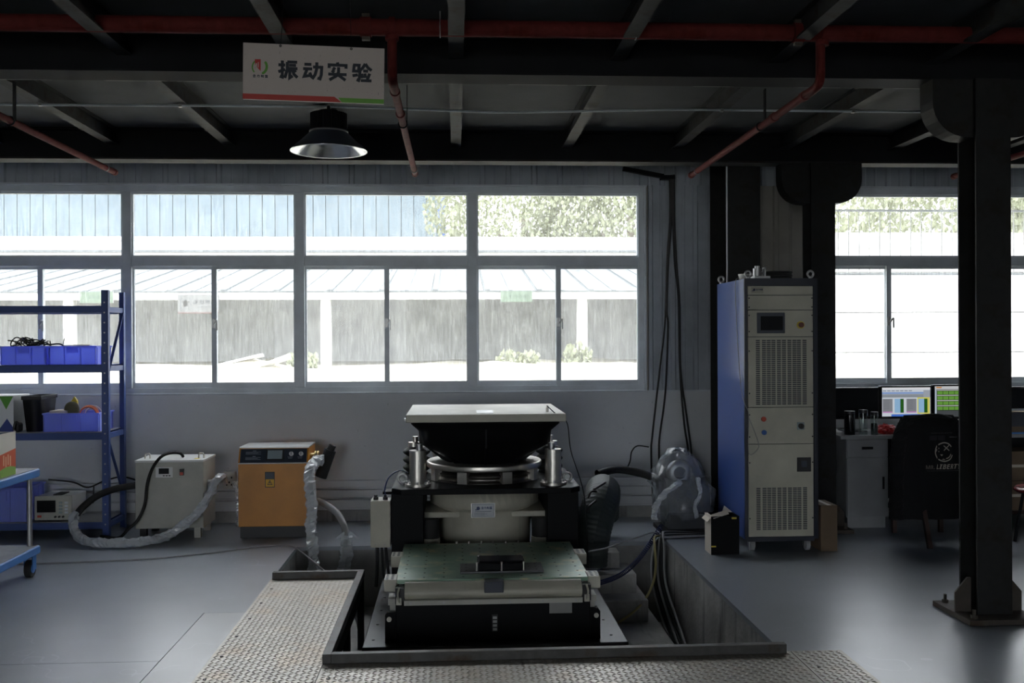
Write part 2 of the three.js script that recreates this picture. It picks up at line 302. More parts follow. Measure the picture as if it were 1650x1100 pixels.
// ---------------------------------------------------------------- windows
function windowBand(name, X0, units, X1, sillLabel) {                // units: [left glass edge, right glass edge] of each bay
  const o = struct(name), z = -W - 0.10, y0 = 1.105, y1 = 2.88;
  part('window_frame', [bx(X0, X1, y1 - 0.055, y1, z, z + 0.08), bx(X0, X1, y0, y0 + 0.045, z, z + 0.08), bx(X0, X0 + 0.05, y0 + 0.045, y1 - 0.055, z, z + 0.08), bx(X1 - 0.05, X1, y0 + 0.045, y1 - 0.055, z, z + 0.08)], mt.frame, o);
  part('reveal_trim', [bx(X0 - 0.02, X1 + 0.02, y1, y1 + 0.014, z, -W + 0.006), bx(X1, X1 + 0.016, y0, y1, z, -W + 0.006), bx(X0 - 0.016, X0, y0, y1, z, -W + 0.006)], mt.frame, o);
  part('window_sill', bx(X0 - 0.02, X1 + 0.02, 1.092, 1.106, -W - 0.22, -W + 0.012, 0.004), mt.frame, o);
  units.forEach(([a, b], k) => {
    if (k) part('mullion', bx(units[k - 1][1] + 0.012, a - 0.012, y0 + 0.045, y1 - 0.055, z, z + 0.075, 0.004), mt.frame, o);
    part('transom', bx(a - 0.012, b + 0.012, 2.19, 2.272, z, z + 0.072, 0.004), mt.frame, o);
    const up = part('fixed_light', [bx(a - 0.012, b + 0.012, 2.272, 2.284, z + 0.02, z + 0.06), bx(a - 0.012, b + 0.012, 2.806, 2.825, z + 0.02, z + 0.06), bx(a - 0.012, a, 2.284, 2.806, z + 0.02, z + 0.06), bx(b, b + 0.012, 2.284, 2.806, z + 0.02, z + 0.06)], mt.frame, o);
    part('pane', bx(a, b, 2.284, 2.806, z + 0.037, z + 0.041), mt.pane, up); part('dust_film', bx(a, b, 2.284, 2.806, z + 0.0335, z + 0.034), mt.dust, up);
    const mid = (a + b) / 2;
    [[a - 0.012, mid + 0.02, z + 0.012], [mid - 0.02, b + 0.012, z + 0.042]].forEach(([s0, s1, zz], j) => {
      const l = j ? s0 + 0.042 : s0 + 0.014, r = j ? s1 - 0.014 : s1 - 0.042;
      const sash = part('sash', [bx(s0, s1, 1.15, 1.195, zz, zz + 0.026), bx(s0, s1, 2.165, 2.19, zz, zz + 0.026), bx(s0, l, 1.195, 2.165, zz, zz + 0.026), bx(r, s1, 1.195, 2.165, zz, zz + 0.026)], mt.frame, o);
      part('pane', bx(l, r, 1.195, 2.165, zz + 0.011, zz + 0.015), mt.pane, sash); part('dust_film', bx(l, r, 1.195, 2.165, zz + 0.0075, zz + 0.008), mt.dust, sash);
      if (j) part('latch', [bx(s0 + 0.006, s0 + 0.03, 1.66, 1.74, zz + 0.026, zz + 0.036, 0.003), bar([s0 + 0.02, 1.69, zz + 0.045], [s0 + 0.05, 1.73, zz + 0.05], 0.012), bar([s0 + 0.05, 1.73, zz + 0.05], [s0 + 0.052, 1.64, zz + 0.052], 0.011)], mt.steelDull, sash);
    });
  });
  return o;
}
windowBand('window_1', -4.30, [[-4.19, -2.84], [-2.741, -1.386], [-1.283, 0.098], [0.202, 1.595]], 1.652);
windowBand('window_2', 3.10, [[3.20, 4.505], [4.61, 5.91]], 6.01);
OP.forEach(([a, b], k) => {
  const o = struct('window_' + (k + 3)), m = (a + b) / 2;
  part('window_frame', [bx(a, b, 0.9, 0.96, 7.1, 7.16), bx(a, b, 2.84, 2.9, 7.1, 7.16), bx(a, a + 0.06, 0.96, 2.84, 7.1, 7.16), bx(b - 0.06, b, 0.96, 2.84, 7.1, 7.16), bx(m - 0.04, m + 0.04, 0.96, 2.84, 7.1, 7.16)], mt.frame, o);
  part('pane', bx(a + 0.06, m - 0.04, 0.96, 2.84, 7.128, 7.132), mt.pane, o); part('pane', bx(m + 0.04, b - 0.06, 0.96, 2.84, 7.128, 7.132), mt.pane, o);
});

{ const o = struct('added_door_1'); part('door_frame', [bx(FILL_DOOR[0] - 0.06, FILL_DOOR[0], 0, FILL_DOOR[2] + 0.06, 6.94, 7), bx(FILL_DOOR[1], FILL_DOOR[1] + 0.06, 0, FILL_DOOR[2] + 0.06, 6.94, 7)], mt.frame, o); part('rolled_shutter', cyl((FILL_DOOR[0] + FILL_DOOR[1]) / 2, FILL_DOOR[2] + 0.22, 6.82, 0.16, FILL_DOOR[1] - FILL_DOOR[0], 'x'), mt.frame, o); }  // unseen roller door, added so that its opening fills the front faces

// ---------------------------------------------------------------- ceiling deck, joists, beams, columns
const ceiling = struct('ceiling');
const joistX = []; for (let k = -8; k <= 9; k++) joistX.push(0.01 + 0.884 * k);
const rows = [[-8.84, -7.98], [-7.98, -5.46], [-5.46, -3.0], [-3.0, -0.5], [-0.5, 2.0], [2.0, 4.5], [4.5, 7.24]];
[-7.74, ...joistX, 9.24].forEach((x, i, a) => { if (i) for (const [z0, z1] of rows) part('deck_panel', bx(a[i - 1] + 0.003, x - 0.003, 3.2, 3.3, z0 + 0.003, z1 - 0.003), mt.deck, ceiling); });
part('deck_slab', bx(-7.74, 9.24, 3.3, 3.45, -8.84, 7.24), mt.concrete, ceiling);
for (const x of joistX) for (const [z0, z1] of [[-7.9, -5.5], [-5.4, -0.2]]) part('joist', [bx(x - 0.04, x + 0.04, 3.075, 3.085, z0, z1), bx(x - 0.005, x + 0.005, 3.085, 3.2, z0, z1), bx(x - 0.035, x + 0.035, 3.192, 3.199, z0, z1)], mt.joist, ceiling);

function beam(label, z, yb, fw, fm) { const o = thing('steel_beam', label, 'beam', [0.8, yb, z]); wpart('web', bx(-7.5, 9, yb + 0.013, 3.187, z - 0.005, z + 0.005), mt.steelDark, o); wpart('flange', bx(-7.5, 9, yb, yb + 0.013, z - fw / 2, z + fw / 2), fm, o); wpart('flange', bx(-7.5, 9, 3.187, 3.2, z - fw / 2, z + fw / 2), mt.steelDark, o); return o; }
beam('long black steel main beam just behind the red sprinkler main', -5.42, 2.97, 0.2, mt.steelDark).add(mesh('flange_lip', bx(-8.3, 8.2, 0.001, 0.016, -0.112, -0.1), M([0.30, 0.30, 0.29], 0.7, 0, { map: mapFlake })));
beam('long dark steel beam directly above the window band', -7.9, 2.955, 0.18, mt.joist);

function column(label, x, z, m, top, foot) {
  const o = thing('steel_column', label, 'column', [x, 0, z]);
  part('flange', bx(-0.098, 0.098, 0, top, 0.086, 0.1), m, o); part('flange', bx(-0.098, 0.098, 0, top, -0.1, -0.086), m, o); part('web', bx(-0.006, 0.006, 0, top, -0.086, 0.086), m, o);
  // rounded haunches under the beam on both sides
  for (const s of [-1, 1]) { const c = []; for (let k = 0; k <= 8; k++) { const a = k / 8 * Math.PI / 2; c.push([s * (0.098 + 0.23 * Math.cos(a) ** 0.8), top - 0.12 - 0.2 * Math.sin(a)]); } part('haunch', prism([[s * 0.098, top], [s * 0.328, top], ...c], 0.15).translate(0, 0, -0.075), m, o); }
  const bp = part('base_plate', bx(-0.2, 0.2, 0.002, 0.032, -0.21, 0.21, 0.003), mt.rustSteel, o);
  for (const s of [-1, 1]) part('gusset', prism([[s * 0.1, 0.032], [s * 0.19, 0.032], [s * 0.19, 0.14], [s * 0.12, 0.22], [s * 0.1, 0.22]], 0.014).translate(0, 0, 0.02), mt.rustSteel, o);
  for (const [a, b] of [[-0.15, 0.16], [-0.15, -0.16], [0.15, 0.16], [0.15, -0.16]]) part('anchor_bolt', [cyl(a, 0.04, b, 0.018, 0.018, 'y', 0.018, 6), cyl(a, 0.055, b, 0.009, 0.05)], mt.rustSteel, bp);
  return o;
}
column('tall black steel column on a bolted base plate in the right foreground', 2.948, -5.385, mt.column, 2.97);
column('dark steel column right behind the tall blue control cabinet', 2.945, -7.9, mt.column, 2.955);
{
  const o = thing('portal_column', 'deep dark steel frame column against the wall above the control cabinet', 'column', [2.36, 0, -8.3]);
  wpart('flange', bx(2.225, 2.495, 0, 3.19, -8.015, -8.0), mt.column, o); wpart('flange', bx(2.225, 2.495, 0, 3.19, -8.57, -8.555), mt.column, o); wpart('web', bx(2.355, 2.365, 0, 3.19, -8.555, -8.015), mt.column, o);
  wpart('conduit', rod([2.215, 2.0, -7.99], [2.215, 3.1, -7.99], 0.006), mt.frame, o);
}

// ---------------------------------------------------------------- outdoors, seen through the windows
const outside = struct('ground_outside');
{
  const nx = 90, nz = 44, g = new THREE.PlaneGeometry(70, 44, nx, nz).rotateX(-Math.PI / 2).translate(3, 0, -W - 0.3 - 22), p = g.attributes.position;
  for (let i = 0; i < p.count; i++) { const x = p.getX(i), d = -p.getZ(i) - W - 0.3, t = Math.min(1, d / 6); p.setY(i, -0.1 + 1.14 * t * t * (3 - 2 * t) + 0.07 * noise3(x * 1.4, d * 1.4, 1) + (d > 7 && d < 13 ? 0.22 * Math.max(0, noise3(x * 0.9, d * 0.5, 8)) : 0)); }
  g.computeVertexNormals(); part('yard', g, mt.yard, outside);
  part('front_yard', bx(-40, 45, -0.15, -0.1, 7.3, 40), mt.yard, outside);
}
{
  const o = thing('open_shed', 'open shed with pale ribbed roof and white posts across the yard', 'shed', [0, 0.85, -21]);
  const slope = Math.atan2(0.75, 4.4);
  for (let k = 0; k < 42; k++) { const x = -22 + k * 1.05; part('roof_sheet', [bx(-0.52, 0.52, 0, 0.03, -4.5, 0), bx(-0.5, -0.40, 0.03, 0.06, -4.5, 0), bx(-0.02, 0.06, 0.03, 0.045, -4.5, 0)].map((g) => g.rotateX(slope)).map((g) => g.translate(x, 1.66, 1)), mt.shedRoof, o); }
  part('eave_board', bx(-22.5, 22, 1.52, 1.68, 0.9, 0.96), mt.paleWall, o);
  for (const x of [-17.9, -12.8, -7.7, -2.62, 2.6, 7.7, 12.8, 17.9]) part('post', bx(x - 0.1, x + 0.1, -0.4, 1.66, 0.55, 0.75), mt.paleWall, o);
  part('back_wall', bx(-22.5, 22, -0.5, 2.35, -3.6, -3.4), mt.shedWall, o);
}
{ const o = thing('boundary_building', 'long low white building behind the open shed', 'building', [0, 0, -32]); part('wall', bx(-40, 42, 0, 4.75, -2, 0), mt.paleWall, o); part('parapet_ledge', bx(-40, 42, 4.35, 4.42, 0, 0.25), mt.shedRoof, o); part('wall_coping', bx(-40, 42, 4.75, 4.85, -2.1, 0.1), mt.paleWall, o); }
{
  const o = thing('clad_hall', 'tall pale blue metal clad hall far behind the yard', 'building', [-16, 0, -44]);
  for (let k = 0; k < 54; k++) part('cladding_sheet', bx(-14.4 + k * 0.55, -13.88 + k * 0.55, 0, 10.5, -0.1 - 0.04 * (k % 2), 0), mt.bluePanel, o);
  part('corner_trim', bx(15.25, 15.6, 0, 10.6, -0.4, 0.12), mt.blueCab, o);
  part('hall_body', bx(-14.4, 15.25, 0, 10.4, -12, -0.2), mt.bluePanel, o);
}
const leafGeo = new THREE.BufferGeometry().setFromPoints([[0, 0, 0], [0.35, 0.5, 0.08], [0, 1, 0], [0, 0, 0], [0, 1, 0], [-0.35, 0.5, 0.08]].map(V)); leafGeo.computeVertexNormals();
function foliage(o, n, rx, ry, rz, cy, size) {
  const im = new THREE.InstancedMesh(leafGeo, mt.leaf, n), m = new THREE.Matrix4(), q = new THREE.Quaternion(), e = new THREE.Euler();
  for (let i = 0; i < n; i++) { const a = rr(0, 6.283), c = rr(-1, 1), r = Math.cbrt(rr(0.25, 1)), s = Math.sqrt(1 - c * c); e.set(rr(0, 6.28), rr(0, 6.28), 0); m.compose(new THREE.Vector3(rx * r * s * Math.cos(a), cy + ry * r * c, rz * r * s * Math.sin(a)), q.setFromEuler(e), new THREE.Vector3(1, 1, 1).multiplyScalar(size * rr(0.6, 1.3))); im.setMatrixAt(i, m); }
  im.name = 'foliage'; im.userData.kind = 'stuff'; im.castShadow = im.receiveShadow = true; o.add(im);
}
[[2.6, -37, 4.2, 6.3, 'leafy tree rising beside the corner of the pale blue hall'], [6.4, -36, 4.4, 6.0, 'leafy tree behind the white building right of the blue hall'], [10.4, -37, 4.6, 6.2, 'leafy tree above the white building at the right end of the wide window'], [15.5, -30, 4.2, 5.0, 'leafy tree above the pale annex left in the barred window'], [20.5, -30, 4.4, 5.2, 'leafy tree above the pale annex right in the barred window']].forEach(([x, z, r, h, l]) => {
  const o = thing('leafy_tree', l, 'tree', [x, 0, z], 0, 'trees behind the yard');
  part('trunk', [cyl(0, h / 2, 0, 0.22, h, 'y', 0.12), rod([0, h * 0.7, 0], [1.2, h, 0.4], 0.07), rod([0, h * 0.6, 0], [-1.1, h * 0.9, 0.3], 0.07)], mt.bark, o);
  foliage(o, 12000, r * 0.9, r * 0.72, r * 0.6, h, 0.2);
});
[[-7.9, -16.6, 0.75, 1.15, 'tall pale shrub outside behind the blue shelf rack'], [-2.9, -19, 0.6, 0.3, 'low weeds at the foot of the shed post left of the machine'], [1.2, -19.4, 0.9, 0.28, 'low weeds growing under the green notice in the yard'], [2.4, -19.6, 0.6, 0.4, 'taller weeds right of the green notice in the yard']].forEach(([x, z, w, h, l]) => { const o = thing('yard_shrub', l, 'shrub', [x, 0.99, z]); part('stem', [rod([0, -0.1, 0], [0.05, h, 0], 0.012), rod([0, 0, 0], [0.3 * w, h * 0.7, 0.1], 0.01), rod([0, 0, 0], [-0.3 * w, h * 0.7, 0], 0.01)], mt.bark, o); foliage(o, 260, w * 0.5, h * 0.5, 0.35, h * 0.55, 0.14); });
{ const o = thing('rubble_heap', 'pale heap of broken boards and rubble in the yard', 'rubble heap', [-3.7, 1.0, -18.0]); part('heap', norm(new THREE.ConeGeometry(1.2, 0.28, 9, 3)).translate(0, 0.12, 0), mt.yard, o); part('board', bar([-0.7, 0.06, 0.3], [0.3, 0.30, 0.2], 0.04, 0.25), mt.paleWall, o); part('board', bar([0.2, 0.05, 0.5], [0.8, 0.28, 0.35], 0.04, 0.3), mt.paleWall, o); }
{ const o = thing('yard_annex', 'low white annex wall close outside the barred window', 'building', [10, 0, -16]); for (let k = 0; k < 5; k++) part('wall_course', bx(-4.5, 8, k * 0.66, k * 0.66 + 0.645, -1.5, 0), mt.paleWall, o); }
{
  const o = thing('window_grille', 'row of thin security bars outside the right hand window', 'window grille', [4.55, 2.15, -W - 0.36]);
  part('rail', [bx(-1.45, 1.45, 0.565, 0.585, -0.01, 0.01), bx(-1.45, 1.45, -0.02, 0, -0.01, 0.01)], mt.frame, o);
  for (let k = 0; k < 30; k++) part('bar', cyl(-1.42 + k * 0.098, 0.28, 0, 0.005, 0.6, 'y', 0.005, 8), mt.white, o);
}
// notices hung on the shed
{
  const tw = canvasTex(256, 128, (c, w, h) => { c.fillStyle = '#f4f4f2'; c.fillRect(0, 0, w, h); c.strokeStyle = '#b9bfc4'; c.lineWidth = 3; c.strokeRect(16, 30, 66, 66); c.fillStyle = '#6d6a66'; c.fillRect(34, 50, 30, 32); c.fillRect(26, 46, 46, 8); c.fillRect(40, 36, 18, 12); strokes(c, '废旧物品', 96, 34, 32, 5, 4, '#7d8288'); c.fillStyle = '#a9adb2'; for (let k = 0; k < 12; k++) c.fillRect(122 + k * 9, 82, 6, 5); c.fillStyle = '#d98b84'; c.fillRect(0, h - 6, w, 6); });
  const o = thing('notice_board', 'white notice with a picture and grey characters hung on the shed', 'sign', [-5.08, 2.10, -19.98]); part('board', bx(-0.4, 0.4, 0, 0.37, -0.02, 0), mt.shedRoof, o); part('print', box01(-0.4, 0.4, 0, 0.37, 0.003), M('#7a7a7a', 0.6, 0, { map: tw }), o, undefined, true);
  const tg = canvasTex(256, 88, (c, w, h) => { c.fillStyle = '#dff0dc'; c.fillRect(0, 0, w, h); strokes(c, '废弃物放置区', 68, 30, 24, 5, 3, '#8fa79a'); });
  for (const [x, l] of [[1.23, 'pale green notice with small characters hung on the shed at the right'], [-7.05, 'pale green notice half hidden behind the blue shelf rack']]) {
    const s = thing('notice_sign', l, 'sign', [x, 2.31, -19.98], 0, 'green notices on the shed'); part('board', bx(-0.32, 0.32, 0, 0.22, -0.02, 0), mt.paleWall, s); part('print', box01(-0.32, 0.32, 0, 0.22, 0.003), M('#747c74', 0.6, 0, { map: tg }), s, undefined, true);
  }
}

// ---------------------------------------------------------------- vibration test machine in the pit
const BY = -0.15;                                                     // underside of the machine's base plate
const plinth = solo('machine_plinth', 'dark concrete plinth under the base plate of the vibration machine', 'plinth', bx(-0.38, 0.80, -0.46, BY - 0.002, -7.4, -5.5), mt.concrete);
const vm = thing('vibration_machine', 'black and cream vibration shaker with green slip table in the pit', 'test machine', [0.2, BY, -6.45]);
{
  const X = 0.2, w = (n, g, m, o = vm, l, k) => wpart(n, g, m, o, l, k, vm);
  const base = w('base_plate', bx(-0.51, 0.935, BY, -0.1, -7.5, -5.37, 0.006), mt.basePlate);
  for (const s of [-1, 1]) for (let k = 0; k < 6; k++) w('bolt_hole', cyl(X + s * 0.66, -0.099, -5.5 - k * 0.3, 0.008, 0.004), mt.black, base);
  // slip table block
  const blk = w('table_base', [bx(-0.333, 0.735, -0.1, 0.135, -6.45, -5.43, 0.008), bx(-0.30, 0.70, 0.135, 0.20, -6.45, -5.52)], mt.machineBlack);
  for (const s of [-1, 1]) {
    const lugShape = prism([[0, 0], [0.055, 0], [0.055, 0.15], [0.045, 0.165], [0, 0.165]].map(([a, b]) => [s * a, b]), 0.03, 0.002).translate(X + s * 0.534, -0.1, -5.47);
    const l = w('lifting_lug', lugShape, mt.machineBlack, blk); w('bolt', cyl(X + s * 0.568, 0.03, -5.437, 0.013, 0.012, 'z'), mt.steel, blk);
  }
  w('rating_plate', bx(0.508, 0.632, 0.048, 0.12, -5.43, -5.427), mt.ratingPlate, blk, 'grey rating plate');
  w('slot_cover', bx(0.192, 0.224, -0.045, 0.046, -5.43, -5.425), mt.black, blk);
  for (let k = 0; k < 4; k++) w('contact', bx(0.197, 0.219, -0.038 + k * 0.021, -0.025 + k * 0.021, -5.425, -5.42), mt.steelDull, blk);
  // slip plate, holes, roller guard
  const plate = w('slip_plate', bx(-0.338, 0.741, 0.205, 0.228, -6.47, -5.5, 0.003), mt.green, vm, 'green magnesium slip plate with threaded holes');
  for (let i = 0; i < 10; i++) for (let j = 0; j < 9; j++) w('threaded_hole', cyl(-0.29 + i * 0.109, 0.2284, -5.55 - j * 0.107, 0.0065, 0.001, 'y', 0.0065, 10), mt.black, plate);
  for (let k = 0; k < 6; k++) w('joint_bolt', cyl(0.0 + k * 0.08, 0.235, -6.455, 0.009, 0.014, 'y', 0.009, 8), mt.steel, plate);
  const gp = []; for (let k = 0; k <= 10; k++) { const a = k / 10; gp.push([5.455 - 0.052 * Math.sin(a * Math.PI * 0.85), 0.222 - 0.082 * a]); }
  const guard = w('roller_guard', [prism([...gp.map(([d, y]) => [d, y]), [5.44, 0.135], [5.48, 0.135], [5.48, 0.222]], 0.97).rotateY(Math.PI / 2).translate(-0.283, 0, 0)], mt.cream);
  w('guard_strip', bx(-0.285, 0.688, 0.112, 0.138, -5.43, -5.40), mt.creamGrey, guard);
  for (let k = 0; k < 6; k++) w('screw', cyl(-0.25 + k * 0.18, 0.125, -5.398, 0.006, 0.004, 'z'), mt.steelDull, guard);
  w('sensor_box', bx(0.15, 0.255, 0.176, 0.236, -5.46, -5.385, 0.004), mt.navy, guard);
  w('end_cheek', bx(-0.335, -0.287, 0.115, 0.2, -5.5, -5.43), mt.black); w('end_cheek', bx(0.692, 0.738, 0.115, 0.2, -5.5, -5.43), mt.black);
  for (const s of [-1, 1]) {
    w('latch_lever', [tube([[X + s * 0.512, 0.205, -5.42], [X + s * 0.518, 0.17, -5.40], [X + s * 0.512, 0.125, -5.42]], 0.006, 12), bx(X + s * 0.514 - 0.014, X + s * 0.514 + 0.014, 0.112, 0.15, -5.43, -5.415)], mt.cream);
    for (const z of [-5.56, -6.15]) {
      const b = w('bearing_block', bx(X + s * 0.535 - 0.035 + s * 0.03, X + s * 0.535 + 0.035 + s * 0.03, 0.165, 0.232, z - 0.07, z + 0.07, 0.004), mt.cream);
      for (let i = 0; i < 2; i++) for (let j = 0; j < 4; j++) w('drilled_hole', cyl(X + s * (0.555 + i * 0.03), 0.2325, z - 0.045 + j * 0.03, 0.009, 0.001, 'y', 0.009, 10), mt.black, b);
    }
    w('lower_bracket', [bx(X + s * 0.553 - 0.025, X + s * 0.553 + 0.025, 0.09, 0.125, -5.62, -5.5), bx(X + s * 0.548 - 0.02, X + s * 0.548 + 0.02, 0.055, 0.09, -5.6, -5.5)], mt.creamGrey);
  }
  // trunnion frame
  const fr = w('support_frame', bx(-0.43, -0.218, -0.1, 0.53, -7.5, -6.62, 0.006), mt.machineBlack); w('support_frame', bx(0.608, 0.818, -0.1, 0.53, -7.5, -6.62, 0.006), mt.machineBlack);
  const o2 = [[-0.36, -6.56], [0.76, -6.56], [0.825, -6.63], [0.825, -7.55], [0.76, -7.6], [-0.36, -7.6], [-0.425, -7.55], [-0.425, -6.63]].map(([a, b]) => [a * 1.0, -b]);
  w('top_plate', prism(o2, 0.032, 0.003).rotateX(-Math.PI / 2).translate(0, 0.533, 0), mt.machineBlack, fr);
  // generator body
  const bod = w('generator_body', [lathe([[0.30, -0.1], [0.325, -0.08], [0.325, 0.37], [0.335, 0.385], [0.385, 0.41], [0.385, 0.53], [0.1, 0.53]], X, 0, -7.07), bx(-0.22, 0.62, 0.335, 0.375, -7.3, -6.80, 0.008)], mt.cream);
  const tn = canvasTex(192, 112, (c, W2, H2) => { c.fillStyle = '#b9bdc2'; c.fillRect(0, 0, W2, H2); c.strokeStyle = '#6c7178'; c.lineWidth = 3; c.strokeRect(4, 4, W2 - 8, H2 - 8); c.fillStyle = '#24315a'; c.beginPath(); c.arc(54, 38, 15, 0, 6.3); c.fill(); c.fillRect(28, 46, 34, 7); strokes(c, '合力和盛', 80, 24, 22, 2, 3, '#24315a'); c.fillStyle = '#6d757f'; c.fillRect(26, 62, 140, 5); for (let k = 0; k < 3; k++) c.fillRect(20, 76 + k * 9, 90 + 20 * (k % 2), 3); });
  w('name_plate', box01(0.105, 0.255, 0.358, 0.447, -6.68), M('#ffffff', 0.4, 0, { map: tn }), bod, 'grey maker plate with dark emblem', true);
  w('plate_backing', bx(0.10, 0.26, 0.354, 0.451, -6.77, -6.682), mt.steelDull, bod);
  for (const s of [-1, 1]) { w('rubber_mount', [cyl(X + s * 0.385, 0.27, -6.78, 0.062, 0.13), lathe([[0.05, 0.2], [0.07, 0.21], [0.07, 0.33], [0.05, 0.335]], X + s * 0.385, 0, -6.78)], mt.rubber, bod); w('mount_ring', cyl(X + s * 0.385, 0.19, -6.78, 0.075, 0.035), mt.cream, bod); }
  // steel flange on the top plate
  const ring = w('lower_ring', lathe([[0.25, 0.565], [0.375, 0.565], [0.375, 0.582], [0.352, 0.582], [0.352, 0.612], [0.368, 0.616], [0.368, 0.628], [0.345, 0.634], [0.345, 0.655], [0.2, 0.655]], X, 0, -7.07, 72), M([0.11, 0.105, 0.095], 0.3, 0.9));
  w('top_ring', lathe([[0.24, 0.655], [0.40, 0.655], [0.408, 0.662], [0.408, 0.692], [0.40, 0.70], [0.285, 0.70], [0.275, 0.684], [0.2, 0.684]], X, 0, -7.07, 72), mt.steel, ring);
  for (const a of [-1.15, -0.42, 0.38, 1.12]) w('clamp_block', bx(-0.035, 0.035, 0.575, 0.655, 0.335, 0.395).rotateY(a).translate(X, 0, -7.07), mt.steel, ring);
  // head expander: square plate carried by a ribbed black cone
  const he = w('expander_plate', bx(X - 0.528, X + 0.528, 1.008, 1.06, -7.57, -6.53, 0.006), mt.cream, vm, 'cream square head expander plate');
  w('plate_inset', bx(X - 0.06, X + 0.05, 1.06, 1.0615, -6.9, -6.62), mt.steelDull, he);
  w('plate_screw', [bx(X - 0.54, X - 0.528, 1.02, 1.035, -6.6, -6.57)], mt.steelDull, he);
  w('sensor', [cyl(0.62, 1.075, -6.72, 0.009, 0.03), cyl(0.62, 1.095, -6.72, 0.006, 0.02)], mt.steel, he);
  const lv = [[1.008, 0.505, 8], [0.985, 0.505, 8], [0.935, 0.455, 7], [0.845, 0.452, 5], [0.695, 0.225, 2.4], [0.66, 0.21, 2]], N = 64, pos = [], idx = [];
  lv.forEach(([y, r, e]) => { for (let k = 0; k < N; k++) { const a = k / N * Math.PI * 2 + 0.049, c = Math.cos(a), s = Math.sin(a), q = Math.pow(Math.abs(c) ** e + Math.abs(s) ** e, -1 / e); pos.push(X + r * q * c, y, -7.05 + r * q * s * 0.97); } });
  for (let l = 0; l < lv.length - 1; l++) for (let k = 0; k < N; k++) { const a = l * N + k, b = l * N + (k + 1) % N; idx.push(a, b, a + N, b, b + N, a + N); }
  const cg = new THREE.BufferGeometry(); cg.setAttribute('position', new THREE.Float32BufferAttribute(pos, 3)); cg.setIndex(idx); cg.computeVertexNormals();
  const cone = w('expander_cone', norm(cg), mt.machineBlack);
  for (const a of [0, 1, 2, 3, 4, 5, 6, 7]) w('rib', prism([[0.2, 0.66], [0.24, 0.66], [0.46, 0.83], [0.46, 1.0], [0.2, 1.0]], 0.012).translate(0, 0, -0.006).rotateY(a * Math.PI / 4).translate(X, 0, -7.05), mt.machineBlack, cone);
  // bright guide cylinders in front, rubber air springs behind, lifting eyes
  for (const s of [-1, 1]) {
    const x = X + s * 0.458;
    const c = w('guide_cylinder', [cyl(x, 0.69, -6.72, 0.056, 0.235, 'y', 0.056, 40)], mt.steel);
    w('cylinder_flange', cyl(x, 0.575, -6.72, 0.088, 0.02, 'y', 0.088, 40), mt.steel, c); w('piston_stub', [cyl(x - s * 0.01, 0.825, -6.72, 0.022, 0.05)], mt.steelDull, c);
    for (let k = 0; k < 8; k++) w('flange_bolt', cyl(x + 0.073 * Math.cos(k * 0.785), 0.592, -6.72 + 0.073 * Math.sin(k * 0.785), 0.008, 0.018, 'y', 0.008, 6), mt.steelDull, c);
    const sp = [[0.03, 0.567], [0.085, 0.567]]; for (let k = 0; k < 3; k++) for (let j = 0; j <= 6; j++) { const t = j / 6 * Math.PI; sp.push([0.072 + 0.03 * Math.sin(t), 0.585 + k * 0.058 + 0.056 * j / 6]); } sp.push([0.06, 0.765], [0.03, 0.765]);
    const as = w('air_spring', lathe(sp, X + s * 0.49, 0, -7.36, 32), mt.rubber);
    w('spring_cap', [cyl(X + s * 0.51, 0.78, -7.36, 0.042, 0.035), cyl(X + s * 0.50, 0.815, -7.36, 0.02, 0.05)], mt.steel, as);
    w('rod_guide', rod([X + s * 0.36, 0.565, -7.40], [X + s * 0.36, 0.76, -7.40], 0.012), mt.steel, as);
    const e = w('lifting_eye', torus(X + s * 0.565, 0.605, -6.80, 0.028, 0.0085), mt.steelDull); w('eye_stem', cyl(X + s * 0.565, 0.572, -6.80, 0.014, 0.014), mt.steelDull, e);
  }
  w('sensor_cable', tube([[0.62, 1.10, -6.72], [0.66, 1.06, -6.60], [0.735, 1.0, -6.56], [0.77, 0.8, -6.62], [0.87, 0.5, -6.75], [0.90, 0.15, -6.8], [0.92, -0.05, -6.9]], 0.0035), mt.rubber);
  // connection box on the left
  const jb = w('connection_box', bx(-0.567, -0.436, 0.18, 0.488, -6.78, -6.6, 0.005), mt.cream);
  for (const x of [-0.535, -0.472]) { w('cable_gland', [cyl(x, 0.495, -6.66, 0.017, 0.02), cyl(x, 0.51, -6.66, 0.011, 0.02)], mt.black, jb); w('box_screw', [cyl(x, 0.46, -6.598, 0.004, 0.003, 'z'), cyl(x, 0.20, -6.598, 0.004, 0.003, 'z')], mt.steelDull, jb); }
  w('box_arm', bx(-0.5, -0.42, 0.5, 0.52, -6.9, -6.8), mt.machineBlack, jb);
  w('blue_tube', tube([[-0.472, 0.515, -6.66], [-0.475, 0.56, -6.66], [-0.45, 0.63, -6.72], [-0.39, 0.655, -6.85], [-0.34, 0.62, -7.0]], 0.005), mt.blueHose, jb);
  w('box_lead', [tube([[-0.53, 0.18, -6.68], [-0.53, 0.05, -6.68], [-0.54, -0.1, -6.7]], 0.012, 20), tube([[-0.5, 0.18, -6.68], [-0.49, 0.0, -6.68], [-0.47, -0.1, -6.66]], 0.008, 20), tube([[-0.475, 0.18, -6.7], [-0.46, 0.02, -6.7], [-0.43, -0.1, -6.6]], 0.01, 20)], mt.black, jb);
}
